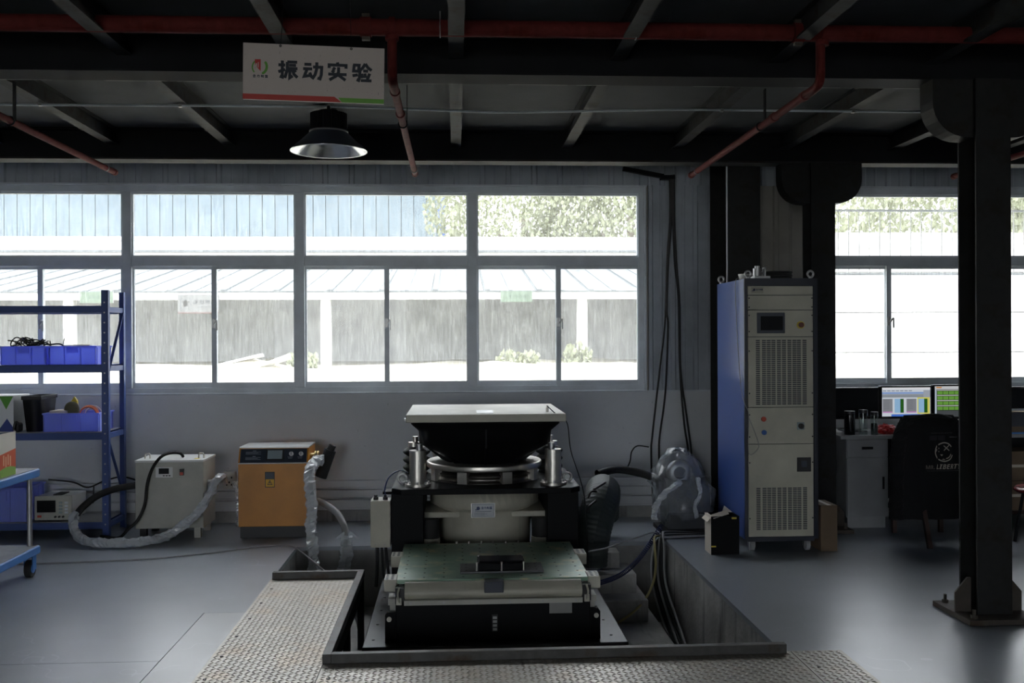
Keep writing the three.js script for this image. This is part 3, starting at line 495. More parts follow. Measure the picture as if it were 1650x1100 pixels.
{ // fixture bolted on the slip plate
  const o = thing('test_fixture', 'flat black fixture block bolted on the green slip plate', 'fixture', [0.255, 0.2285, -5.72]);
  part('fixture_base', bx(-0.235, 0.24, 0, 0.012, -0.105, 0.105, 0.002), mt.basePlate, o);
  part('clamp_block', [bx(-0.135, 0.135, 0.012, 0.052, -0.11, 0.085, 0.004), bx(-0.125, 0.125, 0.052, 0.06, -0.09, 0.06, 0.003)], mt.machineBlack, o);
  for (const [x, z] of [[-0.14, 0.09], [0, 0.09], [0.125, 0.09], [-0.125, -0.1], [0.12, -0.1]]) part('bolt', [cyl(x, 0.035, z, 0.006, 0.05), cyl(x, 0.058, z, 0.008, 0.006, 'y', 0.008, 6)], mt.steel, o);
  for (const x of [0.16, 0.2, -0.2]) for (const z of [-0.07, 0, 0.07]) part('plate_hole', cyl(x, 0.0123, z, 0.006, 0.001), mt.black, o);
}

// ---------------------------------------------------------------- behind the machine: duct, wrapped blower, cables
{
  const o = thing('air_duct', 'thick black flexible air duct arching behind the machine', 'air duct', [1.1, -0.2, -7.3]);
  const pts = [[0.965, -0.09, -7.2], [0.975, 0.05, -7.2], [1.02, 0.22, -7.25], [1.08, 0.34, -7.36], [1.12, 0.38, -7.55], [1.14, 0.33, -7.72], [1.15, 0.16, -7.8]];
  const g = new THREE.TubeGeometry(new THREE.CatmullRomCurve3(pts.map(V)), 150, 0.135, 24), p = g.attributes.position, n = g.attributes.normal;
  for (let i = 0; i < p.count; i++) { const k = Math.floor(i / 25), a = 0.0015 * Math.sin(k * 1.6); p.setXYZ(i, p.getX(i) + n.getX(i) * a, p.getY(i) + n.getY(i) * a, p.getZ(i) + n.getZ(i) * a); }
  g.computeVertexNormals(); wpart('hose', norm(g), mt.ductGreen, o);
  wpart('strap_end', [tube([[1.02, 0.44, -7.2], [0.97, 0.45, -7.12], [0.95, 0.41, -7.1]], 0.008, 12), tube([[1.01, 0.38, -7.15], [0.95, 0.35, -7.08], [0.94, 0.31, -7.08]], 0.008, 12), tube([[1.1, 0.49, -7.3], [1.03, 0.48, -7.16], [0.99, 0.47, -7.1]], 0.009, 12)], mt.black, o);
}
solo('suction_hose', 'black hose running along the wall from the air duct to the wrapped blower', 'hose', tube([[1.12, 0.48, -7.85], [1.3, 0.50, -7.95], [1.5, 0.46, -8.0], [1.66, 0.40, -8.0]], 0.032, 50, 12), mt.rubber);
{
  const o = thing('wrapped_blower', 'blower wrapped in crumpled clear plastic film left of the control cabinet', 'blower', [1.83, 0.0, -7.98]);
  part('motor', [cyl(0.02, 0.26, 0, 0.17, 0.34, 'x', 0.17, 32), bx(-0.14, 0.2, 0.03, 0.16, -0.16, 0.16, 0.01)], M([0.05, 0.055, 0.06], 0.5), o);
  part('volute', [cyl(-0.02, 0.46, -0.05, 0.17, 0.12, 'z', 0.17, 36), bx(-0.19, -0.05, 0.2, 0.46, -0.11, 0.01)], M([0.10, 0.105, 0.11], 0.5), o);
  part('inlet', lathe([[0.05, 0], [0.10, 0], [0.105, 0.03], [0.085, 0.06], [0.05, 0.06]], 0, 0, 0, 32).rotateX(Math.PI / 2).translate(-0.03, 0.47, 0.01), mt.steelDull, o);
  part('foot', bx(-0.2, 0.24, 0.0, 0.03, -0.18, 0.18), mt.black, o);
  const g = new THREE.IcosahedronGeometry(1, 7), p = g.attributes.position;
  for (let i = 0; i < p.count; i++) {
    const v = new THREE.Vector3().fromBufferAttribute(p, i), up = v.y * 0.5 + 0.5, wdt = 0.31 - 0.12 * up, k = Math.abs(((v.x * 9 + v.y * 7) % 1 + 1) % 1 - 0.5) * 0.05, f = 1 + 0.10 * noise3(v.x * 4 + 9, v.y * 4 + 3, v.z * 4) + 0.035 * Math.sin(v.x * 9 + v.y * 7) * Math.sin(v.z * 6 + v.y * 5);
    p.setXYZ(i, Math.min(0.255, v.x * wdt * f + (up > 0.55 ? -0.03 : 0.02)), Math.max(0.035, 0.34 + v.y * 0.33 * f), v.z * 0.24 * f);
  }
  { const q = norm(g); q.computeVertexNormals(); } part('plastic_film', norm(g), mt.filmClear, o, 'crumpled clear plastic film');
  part('film_fold', [wrinkled([[-0.26, 0.12, 0.16], [-0.24, 0.26, 0.20], [-0.13, 0.37, 0.21], [-0.05, 0.42, 0.2]], 0.022, 30, 10, 0.5), wrinkled([[0.06, 0.14, 0.25], [0.05, 0.24, 0.26], [0.09, 0.33, 0.25], [0.08, 0.45, 0.2]], 0.016, 30, 10, 0.5)], mt.film, o, 'bright gathered folds of film');
}

// ---------------------------------------------------------------- blue shelf rack and what stands on it
{
  const o = thing('shelf_rack', 'blue boltless steel shelf rack with punched posts by the window', 'shelf rack', [-3.75, 0, -8.25]);
  const X1 = -2.75, X0 = -4.75, zf = -8.04, zb = -8.46;
  for (const [x, z] of [[X1, zf], [X1, zb], [X0, zf], [X0, zb]]) {
    const s = x === X1 ? -1 : 1, q = z === zf ? -1 : 1;
    const p = wpart('post', [bx(x, x + s * 0.052, 0, 1.958, z, z + q * 0.003), bx(x, x + s * 0.003, 0, 1.958, z, z + q * 0.045)], mt.blueRack, o);
    for (let k = 0; k < 23; k++) wpart('punched_hole', cyl(x + s * 0.028, 0.10 + k * 0.08, z + (q < 0 ? 0.0006 : -0.0006 + 0.001), 0.0065, 0.002, 'z', 0.0065, 8), k > 13 ? mt.white : mt.steelDull, p, undefined, false, o);
  }
  for (const y of [1.806, 1.333, 0.80, 0.09]) {
    wpart('shelf_beam', bx(X0 + 0.05, X1 - 0.05, y - 0.028, y + 0.028, zf - 0.03, zf - 0.004, 0.003), mt.blueRack, o);
    wpart('shelf_beam', bx(X0 + 0.05, X1 - 0.05, y - 0.028, y + 0.028, zb + 0.004, zb + 0.03, 0.003), mt.blueRack, o);
    wpart('side_beam', bx(X1 - 0.035, X1 - 0.006, y - 0.02, y + 0.02, zb + 0.04, zf - 0.04), mt.blueRack, o);
    if (y < 1.7) wpart('shelf_deck', bx(X0 + 0.02, X1 - 0.04, y + 0.0285, y + 0.0335, zb + 0.01, zf - 0.006), y > 1 ? mt.blueRack : mt.desk, o);
  }
  wpart('brace', bar([X1 - 0.01, 1.30, zf - 0.03], [X1 - 0.01, 1.79, zb + 0.04], 0.022, 0.006), mt.blueRack, o);
  wpart('brace', bar([X1 - 0.01, 0.76, zf - 0.03], [X1 - 0.01, 0.28, zb + 0.04], 0.022, 0.006), mt.blueRack, o);
}
function bin(label, x0, x1, y, h, z0, z1, m, group) {
  const o = thing('plastic_bin', label, 'bin', [(x0 + x1) / 2, y, (z0 + z1) / 2], 0, group), w = (x1 - x0) / 2, d = (z1 - z0) / 2, t = 0.004;
  part('bin_wall', [bx(-w + 0.012, w - 0.012, 0, t, -d + 0.012, d - 0.012), bx(-w + 0.008, w - 0.008, 0, h, d - 0.014, d - 0.010), bx(-w + 0.008, w - 0.008, 0, h, -d + 0.010, -d + 0.014), bx(-w + 0.010, -w + 0.014, 0, h, -d + 0.014, d - 0.014), bx(w - 0.014, w - 0.010, 0, h, -d + 0.014, d - 0.014)], m, o);
  part('rim', [bx(-w, w, h - 0.012, h, d - 0.012, d), bx(-w, w, h - 0.012, h, -d, -d + 0.012), bx(-w, -w + 0.012, h - 0.012, h, -d + 0.012, d - 0.012), bx(w - 0.012, w, h - 0.012, h, -d + 0.012, d - 0.012)], m, o);
  for (const x of [-w + 0.012, -w * 0.33, w * 0.33, w - 0.012]) part('rib', bx(x - 0.004, x + 0.004, 0, h - 0.012, d - 0.010, d - 0.002), m, o);
  for (const z of [-d + 0.03, -d * 0.3, d * 0.3, d - 0.03]) part('rib', bx(w - 0.010, w - 0.002, 0, h - 0.012, z - 0.004, z + 0.004), m, o);
  part('label_holder', [bx(-0.045, 0.045, h * 0.62, h * 0.9, d - 0.006, d - 0.001)], m, o);
  return o;
}
const y2 = 1.368, y3 = 0.835;
bin('blue plastic bin heaped with tangled black cables on the upper shelf', -3.60, -3.232, y2, 0.148, -8.42, -8.06, mt.bin, 'blue bins on the rack');
bin('blue plastic bin at the right end of the upper shelf', -3.226, -2.845, y2, 0.148, -8.42, -8.06, mt.bin, 'blue bins on the rack');
bin('blue plastic bin of odds and ends on the middle shelf', -3.272, -2.83, y3, 0.148, -8.42, -8.06, mt.bin, 'blue bins on the rack');
bin('tall blue crate on the bottom shelf behind the trolley', -3.80, -3.39, 0.125, 0.27, -8.42, -8.06, mt.bin, 'blue bins on the rack');
{
  const g = []; for (let k = 0; k < 9; k++) { const cx = rr(-3.5, -3.3), pts = []; for (let j = 0; j < 7; j++) { const a = j * 0.95 + k; pts.push([cx + Math.cos(a) * rr(0.05, 0.10), y2 + 0.10 + rr(0.03, 0.07) + 0.05 * Math.sin(a * 0.9 + k) ** 2, -8.2 + Math.sin(a) * 0.08]); } g.push(tube(pts, 0.005, 40, 6)); }
  g.push(tube([[-3.42, y2 + 0.14, -8.15], [-3.35, y2 + 0.17, -8.15], [-3.25, y2 + 0.16, -8.14], [-3.17, y2 + 0.165, -8.14], [-3.13, y2 + 0.15, -8.13]], 0.007, 30, 6));
  solo('cable_tangle', 'tangle of black cables heaped above the upper shelf bin', 'cables', g, mt.rubber);
  solo('wrench_tool', 'flat dark tool lying across the right upper shelf bin', 'tool', [bx(-3.1, -2.9, y2 + 0.15, y2 + 0.158, -8.09, -8.06), bar([-3.12, y2 + 0.155, -8.1], [-3.13, y2 + 0.21, -8.15], 0.006)], mt.steelDull);
}
{
  const o = thing('storage_tub', 'tall black plastic tub with flared rim on the middle shelf', 'tub', [-3.362, y3, -8.24]);
  const h = 0.285, b = 0.055, t = 0.072; const g = new THREE.CylinderGeometry(t * 1.41, b * 1.41, h, 4, 1, true).rotateY(Math.PI / 4).translate(0, h / 2, 0).scale(1, 1, 2.2);
  part('tub_wall', norm(g), mt.black, o); part('rim', [bx(-0.078, 0.078, h - 0.03, h, 0.15, 0.162), bx(-0.078, 0.078, h - 0.03, h, -0.162, -0.15), bx(-0.078, -0.07, h - 0.03, h, -0.15, 0.15), bx(0.07, 0.078, h - 0.03, h, -0.15, 0.15)], mt.black, o); part('tub_base', bx(-0.053, 0.053, 0, 0.006, -0.12, 0.12), mt.black, o);
}
solo('black_pouch', 'low black pouch on the shelf left of the tub', 'pouch', [bx(-3.49, -3.45, y3, y3 + 0.075, -8.15, -8.07, 0.02), tube([[-3.45, y3 + 0.06, -8.08], [-3.48, y3 + 0.08, -8.07], [-3.49, y3 + 0.02, -8.06]], 0.01, 12)], mt.black);
{ // contents of the middle bin
  const y = y3 + 0.06;
  solo('cardboard_piece', 'flat brown cardboard piece in the middle shelf bin', 'cardboard', bx(-3.23, -3.10, y + 0.085, y + 0.105, -8.3, -8.1), mt.cardboardPale);
  solo('yellow_pouch', 'crumpled yellow paper packet standing in the middle shelf bin', 'packet', prism([[-3.14, y + 0.06], [-3.06, y + 0.06], [-3.065, y + 0.175], [-3.085, y + 0.205], [-3.115, y + 0.16]], 0.02, 0.004).translate(0, 0, -8.25), mt.yellow);
  solo('glove_bundle', 'grey work glove bundle in the middle shelf bin', 'gloves', norm(new THREE.IcosahedronGeometry(0.06, 2)).scale(1.0, 1.1, 0.8).translate(-3.085, y + 0.11, -8.18), M([0.22, 0.21, 0.14], 0.9, 0, { map: mapConcrete }));
  const g = []; for (let k = 0; k < 3; k++) g.push(torus(-2.945, y + 0.065, -8.17 + k * 0.012, 0.075 - k * 0.004, 0.006));
  solo('orange_cable_coil', 'coil of orange cable in the middle shelf bin', 'cable coil', g, mt.orangeCable);
  solo('white_cable_coil', 'coil of white cable behind the orange coil', 'cable coil', [torus(-2.935, y + 0.06, -8.21, 0.078, 0.005), torus(-2.93, y + 0.055, -8.22, 0.07, 0.005)], mt.white);
}
{
  const tx = canvasTex(160, 192, (c, w, h) => { c.fillStyle = '#e6e8ea'; c.fillRect(0, 0, w, h); c.fillStyle = '#5fa33c'; c.beginPath(); c.moveTo(90, 4); c.lineTo(158, 4); c.lineTo(124, 72); c.fill(); c.fillStyle = '#3c4a8e'; c.beginPath(); c.moveTo(80, 188); c.lineTo(128, 120); c.lineTo(160, 170); c.lineTo(160, 188); c.fill(); c.fillStyle = '#8d93a0'; for (let k = 0; k < 3; k++) c.fillRect(8, 84 + 14 * k, 50 + 8 * k, 6); });
  const o = thing('printed_carton', 'white carton with green and blue triangles at the left edge', 'box', [-3.62, y3, -8.22]); part('carton', bx(-0.125, 0.125, 0, 0.29, -0.15, 0.15, 0.002), mt.white, o); part('print', box01(-0.125, 0.125, 0, 0.29, 0.1515), M('#ffffff', 0.6, 0, { map: tx }), o, undefined, true);
}
{
  const o = thing('power_supply', 'white bench power supply with dark display on the bottom shelf', 'instrument', [-3.20, 0.125, -8.24]);
  part('case', bx(-0.14, 0.14, 0.008, 0.195, -0.17, 0.14, 0.006), mt.white, o); part('front_bezel', bx(-0.145, 0.145, 0.008, 0.2, 0.14, 0.155, 0.004), mt.creamGrey, o);
  part('display', bx(-0.125, 0.02, 0.07, 0.165, 0.155, 0.158), mt.darkGlass, o); part('handle', [bx(-0.02, 0.05, 0.196, 0.204, -0.05, 0.1)], mt.black, o);
  for (let i = 0; i < 2; i++) for (let j = 0; j < 4; j++) part('key', bx(0.045 + i * 0.045, 0.072 + i * 0.045, 0.06 + j * 0.026, 0.076 + j * 0.026, 0.155, 0.159, 0.001), i ? mt.frame : mt.lcd, o);
  part('power_key', bx(-0.12, -0.09, 0.03, 0.048, 0.155, 0.16), mt.redBtn, o); for (const x of [0.02, 0.05, 0.08]) part('terminal', cyl(x, 0.035, 0.162, 0.008, 0.016, 'z'), mt.black, o);
  for (const [x, z] of [[-0.12, 0.12], [0.12, 0.12], [-0.12, -0.14], [0.12, -0.14]]) part('foot', cyl(x, 0.004, z, 0.01, 0.008), mt.black, o);
}
solo('power_lead', 'thin black lead looping behind the bench power supply', 'cable', [tube([[-3.40, 0.40, -8.5], [-3.2, 0.375, -8.5], [-3.08, 0.33, -8.5], [-2.95, 0.38, -8.5], [-2.80, 0.415, -8.5], [-2.66, 0.38, -8.5]], 0.007, 50, 6), tube([[-3.03, 0.345, -8.5], [-3.03, 0.27, -8.49], [-3.03, 0.20, -8.48]], 0.006, 12, 6)], mt.rubber);

// ---------------------------------------------------------------- two-deck trolley at the left edge
{
  const o = thing('platform_trolley', 'blue two-deck platform trolley at the left edge', 'trolley', [-3.1, 0, -6.3]), X1 = -2.76, X0 = -3.42, z0 = -6.77, z1 = -5.82;
  for (const y of [0.145, 0.655]) { wpart('deck', bx(X0, X1, y, y + 0.055, z0, z1, 0.012), mt.trolley, o); wpart('deck_mat', bx(X0 + 0.02, X1 - 0.012, y + 0.0545, y + 0.058, z0 + 0.012, z1 - 0.012), mt.trolleyDeck, o); }
  for (const [x, z] of [[X1 - 0.05, z0 + 0.05], [X0 + 0.05, z0 + 0.05], [X1 - 0.05, z1 - 0.05], [X0 + 0.05, z1 - 0.05]]) {
    wpart('upright', cyl(x, 0.43, z, 0.016, 0.46), mt.steelDull, o);
    const c = wpart('caster_fork', [bx(x - 0.03, x - 0.024, 0.045, 0.14, z - 0.028, z + 0.028, 0.002), bx(x + 0.024, x + 0.03, 0.045, 0.14, z - 0.028, z + 0.028, 0.002), bx(x - 0.03, x + 0.03, 0.134, 0.145, z - 0.03, z + 0.03)], mt.trolley, o);
    wpart('wheel', [cyl(x, 0.056, z, 0.056, 0.036, 'x', 0.056, 28)], mt.rubber, c, undefined, false, o); wpart('hub', cyl(x, 0.056, z, 0.03, 0.046, 'x'), mt.trolley, c, undefined, false, o);
  }
}
{
  const tx = canvasTex(128, 192, (c, w, h) => { c.fillStyle = '#e4dccf'; c.fillRect(0, 0, w, h); c.fillStyle = '#d8572a'; c.beginPath(); c.moveTo(0, 92); c.lineTo(w, 76); c.lineTo(w, 168); c.lineTo(0, 176); c.fill(); c.fillStyle = '#f0b48a'; for (let k = 0; k < 4; k++) { c.fillRect(26 + k * 18, 96 + (k % 2) * 8, 9, 46); } c.fillStyle = '#8bb348'; c.beginPath(); c.moveTo(0, 160); c.quadraticCurveTo(60, 140, w, 160); c.lineTo(w, h); c.lineTo(0, h); c.fill(); });
  const o = thing('drink_carton', 'open orange and green printed carton on the trolley', 'box', [-2.93, 0.7135, -6.36]);
  part('carton', [bx(-0.14, 0.138, 0, 0.16, -0.11, 0.11)], M([0.35, 0.06, 0.04], 0.6), o); part('print', norm(new THREE.PlaneGeometry(0.22, 0.27)).rotateY(Math.PI / 2).translate(0.1395, 0.135, 0), M('#ffffff', 0.6, 0, { map: tx }), o, undefined, true);
  part('flap', bx(0.134, 0.139, 0.16, 0.27, -0.11, 0.11), mt.cardboardPale, o); part('flap', bar([-0.1, 0.16, 0.105], [-0.1, 0.2, 0.18], 0.06, 0.004), mt.cardboardPale, o);
}

// ---------------------------------------------------------------- white chiller and orange dryer
{
  const o = thing('chiller_cabinet', 'cream steel cooling cabinet with black hose over its top', 'cabinet', [-2.25, 0, -8.12]);
  wpart('body', bx(-2.512, -1.985, 0.08, 0.612, -8.32, -7.935, 0.006), mt.creamGrey, o); wpart('lid', bx(-2.515, -1.982, 0.600, 0.618, -8.325, -7.93, 0.004), mt.white, o);
  for (const x of [-2.46, -2.04]) for (const z of [-8.28, -7.98]) wpart('foot', bx(x - 0.025, x + 0.025, 0, 0.08, z - 0.02, z + 0.02), x < -2.3 ? mt.black : mt.creamGrey, o);
  const pn = wpart('control_panel', bx(-2.352, -2.222, 0.482, 0.562, -7.935, -7.93), mt.white, o); wpart('display', bx(-2.328, -2.25, 0.51, 0.554, -7.93, -7.927), mt.darkGlass, pn, undefined, false, o); for (let k = 0; k < 3; k++) wpart('key', bx(-2.296 + k * 0.022, -2.282 + k * 0.022, 0.492, 0.5, -7.93, -7.926), mt.black, pn, undefined, false, o);
  const sw = wpart('rocker_switch', bx(-2.168, -2.134, 0.497, 0.547, -7.935, -7.926, 0.002), mt.black, o); wpart('rocker', bx(-2.163, -2.139, 0.50, 0.522, -7.926, -7.922), mt.redBtn, sw, undefined, false, o);
  for (const x of [-2.45, -2.03]) wpart('grip', [tube([[x - 0.02, 0.615, -8.05], [x - 0.018, 0.655, -8.05], [x + 0.018, 0.655, -8.05], [x + 0.02, 0.615, -8.05]], 0.006, 16, 8, 0.1)], mt.steel, o);
  wpart('sticker', bx(-2.075, -2.035, 0.618, 0.6195, -8.05, -7.99), mt.yellow, o, 'yellow sticker');
  for (const x of [-2.445, -2.06]) wpart('latch', cyl(x, 0.585, -7.932, 0.008, 0.008, 'z'), mt.creamGrey, o);
  wpart('pipe_union', [cyl(-1.965, 0.40, -8.08, 0.04, 0.05, 'x'), cyl(-1.93, 0.40, -8.08, 0.028, 0.04, 'x')], mt.steelDull, o);
}
solo('chiller_cable', 'black cable curving over the front of the cream cooling cabinet', 'cable', [tube([[-2.185, 0.622, -8.1], [-2.20, 0.652, -8.08], [-2.245, 0.668, -8.02], [-2.31, 0.645, -7.94], [-2.37, 0.56, -7.915], [-2.41, 0.44, -7.91], [-2.43, 0.28, -7.91], [-2.48, 0.16, -7.90], [-2.55, 0.09, -7.89], [-2.63, 0.02, -7.9], [-2.8, 0.015, -8.0]], 0.012, 90, 10)], mt.rubber);
{
  const o = thing('cooling_hose', 'long hose wrapped in crumpled plastic from the cream cabinet to the shelf', 'hose', [-2.4, 0, -7.7]);
  wpart('plastic_wrap', wrinkled([[-1.86, 0.43, -8.06], [-1.85, 0.475, -7.95], [-1.875, 0.45, -7.85], [-1.91, 0.35, -7.80], [-1.98, 0.24, -7.76], [-2.10, 0.13, -7.72], [-2.24, 0.06, -7.66], [-2.42, 0.042, -7.60], [-2.62, 0.042, -7.60], [-2.80, 0.05, -7.66], [-2.90, 0.10, -7.74], [-2.935, 0.19, -7.80], [-2.92, 0.225, -7.83]], 0.034, 95, 9, 0.27), mt.film, o); wpart('inner_hose', tube([[-1.86, 0.43, -8.06], [-1.85, 0.475, -7.95], [-1.875, 0.45, -7.85], [-1.91, 0.35, -7.80], [-1.98, 0.24, -7.76], [-2.10, 0.13, -7.72], [-2.24, 0.06, -7.66], [-2.42, 0.042, -7.60], [-2.62, 0.042, -7.60], [-2.80, 0.05, -7.66], [-2.90, 0.10, -7.74], [-2.935, 0.19, -7.80], [-2.92, 0.225, -7.83]], 0.023, 100, 12), mt.greyCable, o);
  wpart('hose', tube([[-2.925, 0.21, -7.82], [-2.89, 0.27, -7.88], [-2.80, 0.345, -7.94], [-2.68, 0.39, -7.98], [-2.56, 0.405, -8.05], [-2.515, 0.405, -8.1]], 0.027, 50, 14), mt.rubber, o);
}
solo('waste_pipe', 'short hose wrapped in white film beside the cream cabinet', 'hose', wrinkled([[-1.80, 0.40, -8.2], [-1.79, 0.34, -8.24], [-1.78, 0.26, -8.26], [-1.78, 0.10, -8.27], [-1.79, 0.03, -8.27]], 0.024, 50, 12, 0.3), mt.film);
{
  const o = thing('wall_socket', 'white double socket on the wall behind the cabinets', 'socket', [-1.925, 0.29, -W]);
  part('plate', bx(-0.05, 0.05, 0, 0.15, 0, 0.045, 0.006), mt.socket, o); for (const [x, y] of [[-0.02, 0.10], [0.02, 0.10], [0, 0.06], [-0.02, 0.04], [0.02, 0.04]]) part('slot', bx(x - 0.006, x + 0.006, y - 0.008, y + 0.008, 0.045, 0.0465), mt.black, o);
}
{
  const o = thing('orange_dryer', 'orange cabinet with dark slanted control panel', 'cabinet', [-1.43, 0, -8.1]), x0 = -1.708, x1 = -1.165;
  wpart('body', [bx(x0, x1, 0.09, 0.585, -8.3, -7.9, 0.005), prism([[7.9, 0.585], [7.955, 0.70], [8.3, 0.70], [8.3, 0.585]], x1 - x0).rotateY(Math.PI / 2).translate(x0, 0, 0)], mt.orange, o);
  wpart('top_lid', bx(x0 - 0.002, x1 + 0.002, 0.70, 0.712, -8.302, -7.952, 0.003), mt.steelDull, o);
  wpart('plinth', bx(x0 + 0.01, x1 - 0.01, 0, 0.09, -8.28, -7.92), mt.black, o);
  const ang = Math.atan2(0.055, 0.115), tilt = (g) => g.rotateX(-ang).translate(0, 0.6425, -7.9275);
  const tp = canvasTex(512, 112, (c, w, h) => { c.fillStyle = '#2b3340'; c.fillRect(0, 0, w, h); c.fillStyle = '#aab0b8'; for (const [x, y, n] of [[100, 14, 26], [100, 58, 24]]) { c.fillRect(x - 6, y, n, 5); for (let k = 0; k < 3; k++) c.fillRect(40, y + 10 + k * 8, 118 - 22 * (k % 2), 3); } for (const x of [385, 460]) { c.fillRect(x - 20, 66, 40, 3); c.fillRect(x - 16, 76, 32, 3); } c.strokeStyle = '#c9ced4'; c.strokeRect(1, 1, w - 2, h - 2); });
  const pn = wpart('control_panel', tilt(box01(x0 + 0.012, x1 - 0.012, -0.058, 0.058, 0.004)), M('#ffffff', 0.4, 0, { map: tp }), o, 'dark slate control panel with white print', true);
  wpart('panel_edge', tilt(bx(x0 + 0.001, x1 - 0.001, -0.066, -0.060, 0, 0.008)), mt.white, o);
  wpart('touch_frame', tilt(bx(-1.495, -1.355, -0.045, 0.05, 0.003, 0.014, 0.003)), mt.black, pn, undefined, false, o); wpart('screen_glass', tilt(bx(-1.482, -1.368, -0.03, 0.04, 0.014, 0.016)), mt.lcd, pn, undefined, false, o);
  for (const x of [-1.298, -1.222]) { const k = wpart('selector_knob', tilt(cyl(x, 0.012, 0.01, 0.017, 0.016, 'z')), mt.white, pn, undefined, false, o); wpart('knob_grip', tilt(bx(x - 0.003, x + 0.003, 0, 0.024, 0.016, 0.028)), mt.steelDull, pn, undefined, false, o); }
  const tl = canvasTex(96, 144, (c) => { c.fillStyle = '#1d2024'; c.fillRect(0, 0, 96, 144); c.fillStyle = '#3c444c'; c.fillRect(6, 8, 84, 56); c.fillStyle = '#d3a01c'; c.fillRect(6, 68, 84, 70); c.strokeStyle = '#1d2024'; c.lineWidth = 5; c.beginPath(); c.moveTo(48, 78); c.lineTo(26, 118); c.lineTo(70, 118); c.closePath(); c.stroke(); c.beginPath(); c.moveTo(48, 90); c.lineTo(44, 102); c.lineTo(52, 102); c.lineTo(48, 112); c.stroke(); });
  wpart('warning_label', box01(-1.5, -1.424, 0.398, 0.52, -7.8985), M('#ffffff', 0.5, 0, { map: tl }), o, 'black and yellow high voltage label', true);
  wpart('outlet_flange', [cyl(-1.15, 0.60, -8.05, 0.05, 0.03, 'x'), cyl(-1.125, 0.60, -8.05, 0.065, 0.012, 'x'), cyl(-1.105, 0.60, -8.05, 0.065, 0.012, 'x')], mt.brass, o);
}
solo('black_motor_cover', 'black tilted rubber boot at the right side of the orange cabinet', 'pipe boot', [rod([-1.10, 0.44, -8.15], [-1.02, 0.66, -8.15], 0.048, 20), rod([-1.04, 0.62, -8.15], [-1.0, 0.70, -8.15], 0.03, 16)], mt.rubber);
{
  const o = thing('pit_hose', 'upright hose wrapped in shiny plastic dropping into the pit', 'hose', [-1.08, -0.45, -7.5]);
  wpart('plastic_wrap', wrinkled([[-1.085, 0.60, -8.0], [-1.105, 0.60, -7.88], [-1.125, 0.56, -7.76], [-1.12, 0.47, -7.66], [-1.10, 0.36, -7.62], [-1.095, 0.22, -7.58], [-1.085, 0.08, -7.52], [-1.065, -0.06, -7.46], [-1.05, -0.2, -7.42], [-1.03, -0.42, -7.4]], 0.042, 75, 9, 0.27), mt.film, o); wpart('inner_hose', tube([[-1.085, 0.60, -8.0], [-1.105, 0.60, -7.88], [-1.125, 0.56, -7.76], [-1.12, 0.47, -7.66], [-1.10, 0.36, -7.62], [-1.095, 0.22, -7.58], [-1.085, 0.08, -7.52], [-1.065, -0.06, -7.46], [-1.05, -0.2, -7.42], [-1.03, -0.42, -7.4]], 0.026, 90, 12), M([0.35, 0.36, 0.37], 0.6), o);
}
{
  const o = thing('grey_hose', 'grey hose bending into the pit with frayed plastic sleeve', 'hose', [-0.9, -0.45, -7.5]);
  wpart('hose', tube([[-1.10, 0.27, -8.0], [-1.0, 0.275, -7.75], [-0.90, 0.235, -7.6], [-0.835, 0.15, -7.48], [-0.815, 0.03, -7.44]], 0.026, 50, 12), mt.greyCable, o);
  wpart('plastic_sleeve', wrinkled([[-0.812, 0.10, -7.45], [-0.815, 0.02, -7.44], [-0.825, -0.08, -7.43], [-0.845, -0.22, -7.42], [-0.86, -0.44, -7.42]], 0.045, 40, 9, 0.27), mt.film, o); wpart('inner_hose', tube([[-0.815, 0.03, -7.44], [-0.825, -0.08, -7.43], [-0.845, -0.22, -7.42], [-0.86, -0.44, -7.42]], 0.026, 40, 12), mt.greyCable, o);
  wpart('frayed_edge', [0, 1, 2, 3, 4].map((k) => prism([[0, 0], [0.05, -0.02], [0.10, 0.03 * (k % 2) - 0.05], [0.03, 0.02]], 0.001).rotateY(k * 1.25).translate(-0.812, 0.11, -7.45)), mt.film, o);
}
solo('floor_cable', 'thin grey cable lying across the floor from the trolley to the pit', 'cable', tube([[-3.2, 0.008, -7.06], [-2.95, 0.008, -7.08], [-2.55, 0.008, -7.12], [-2.14, 0.008, -7.19], [-1.75, 0.008, -7.37], [-1.55, 0.008, -7.50], [-1.33, 0.008, -7.56], [-1.22, 0.01, -7.50], [-1.15, -0.01, -7.42], [-1.0, -0.06, -7.2], [-0.82, -0.16, -7.0], [-0.7, -0.3, -6.8], [-0.66, -0.42, -6.75]], 0.006, 140, 6), mt.greyCable);

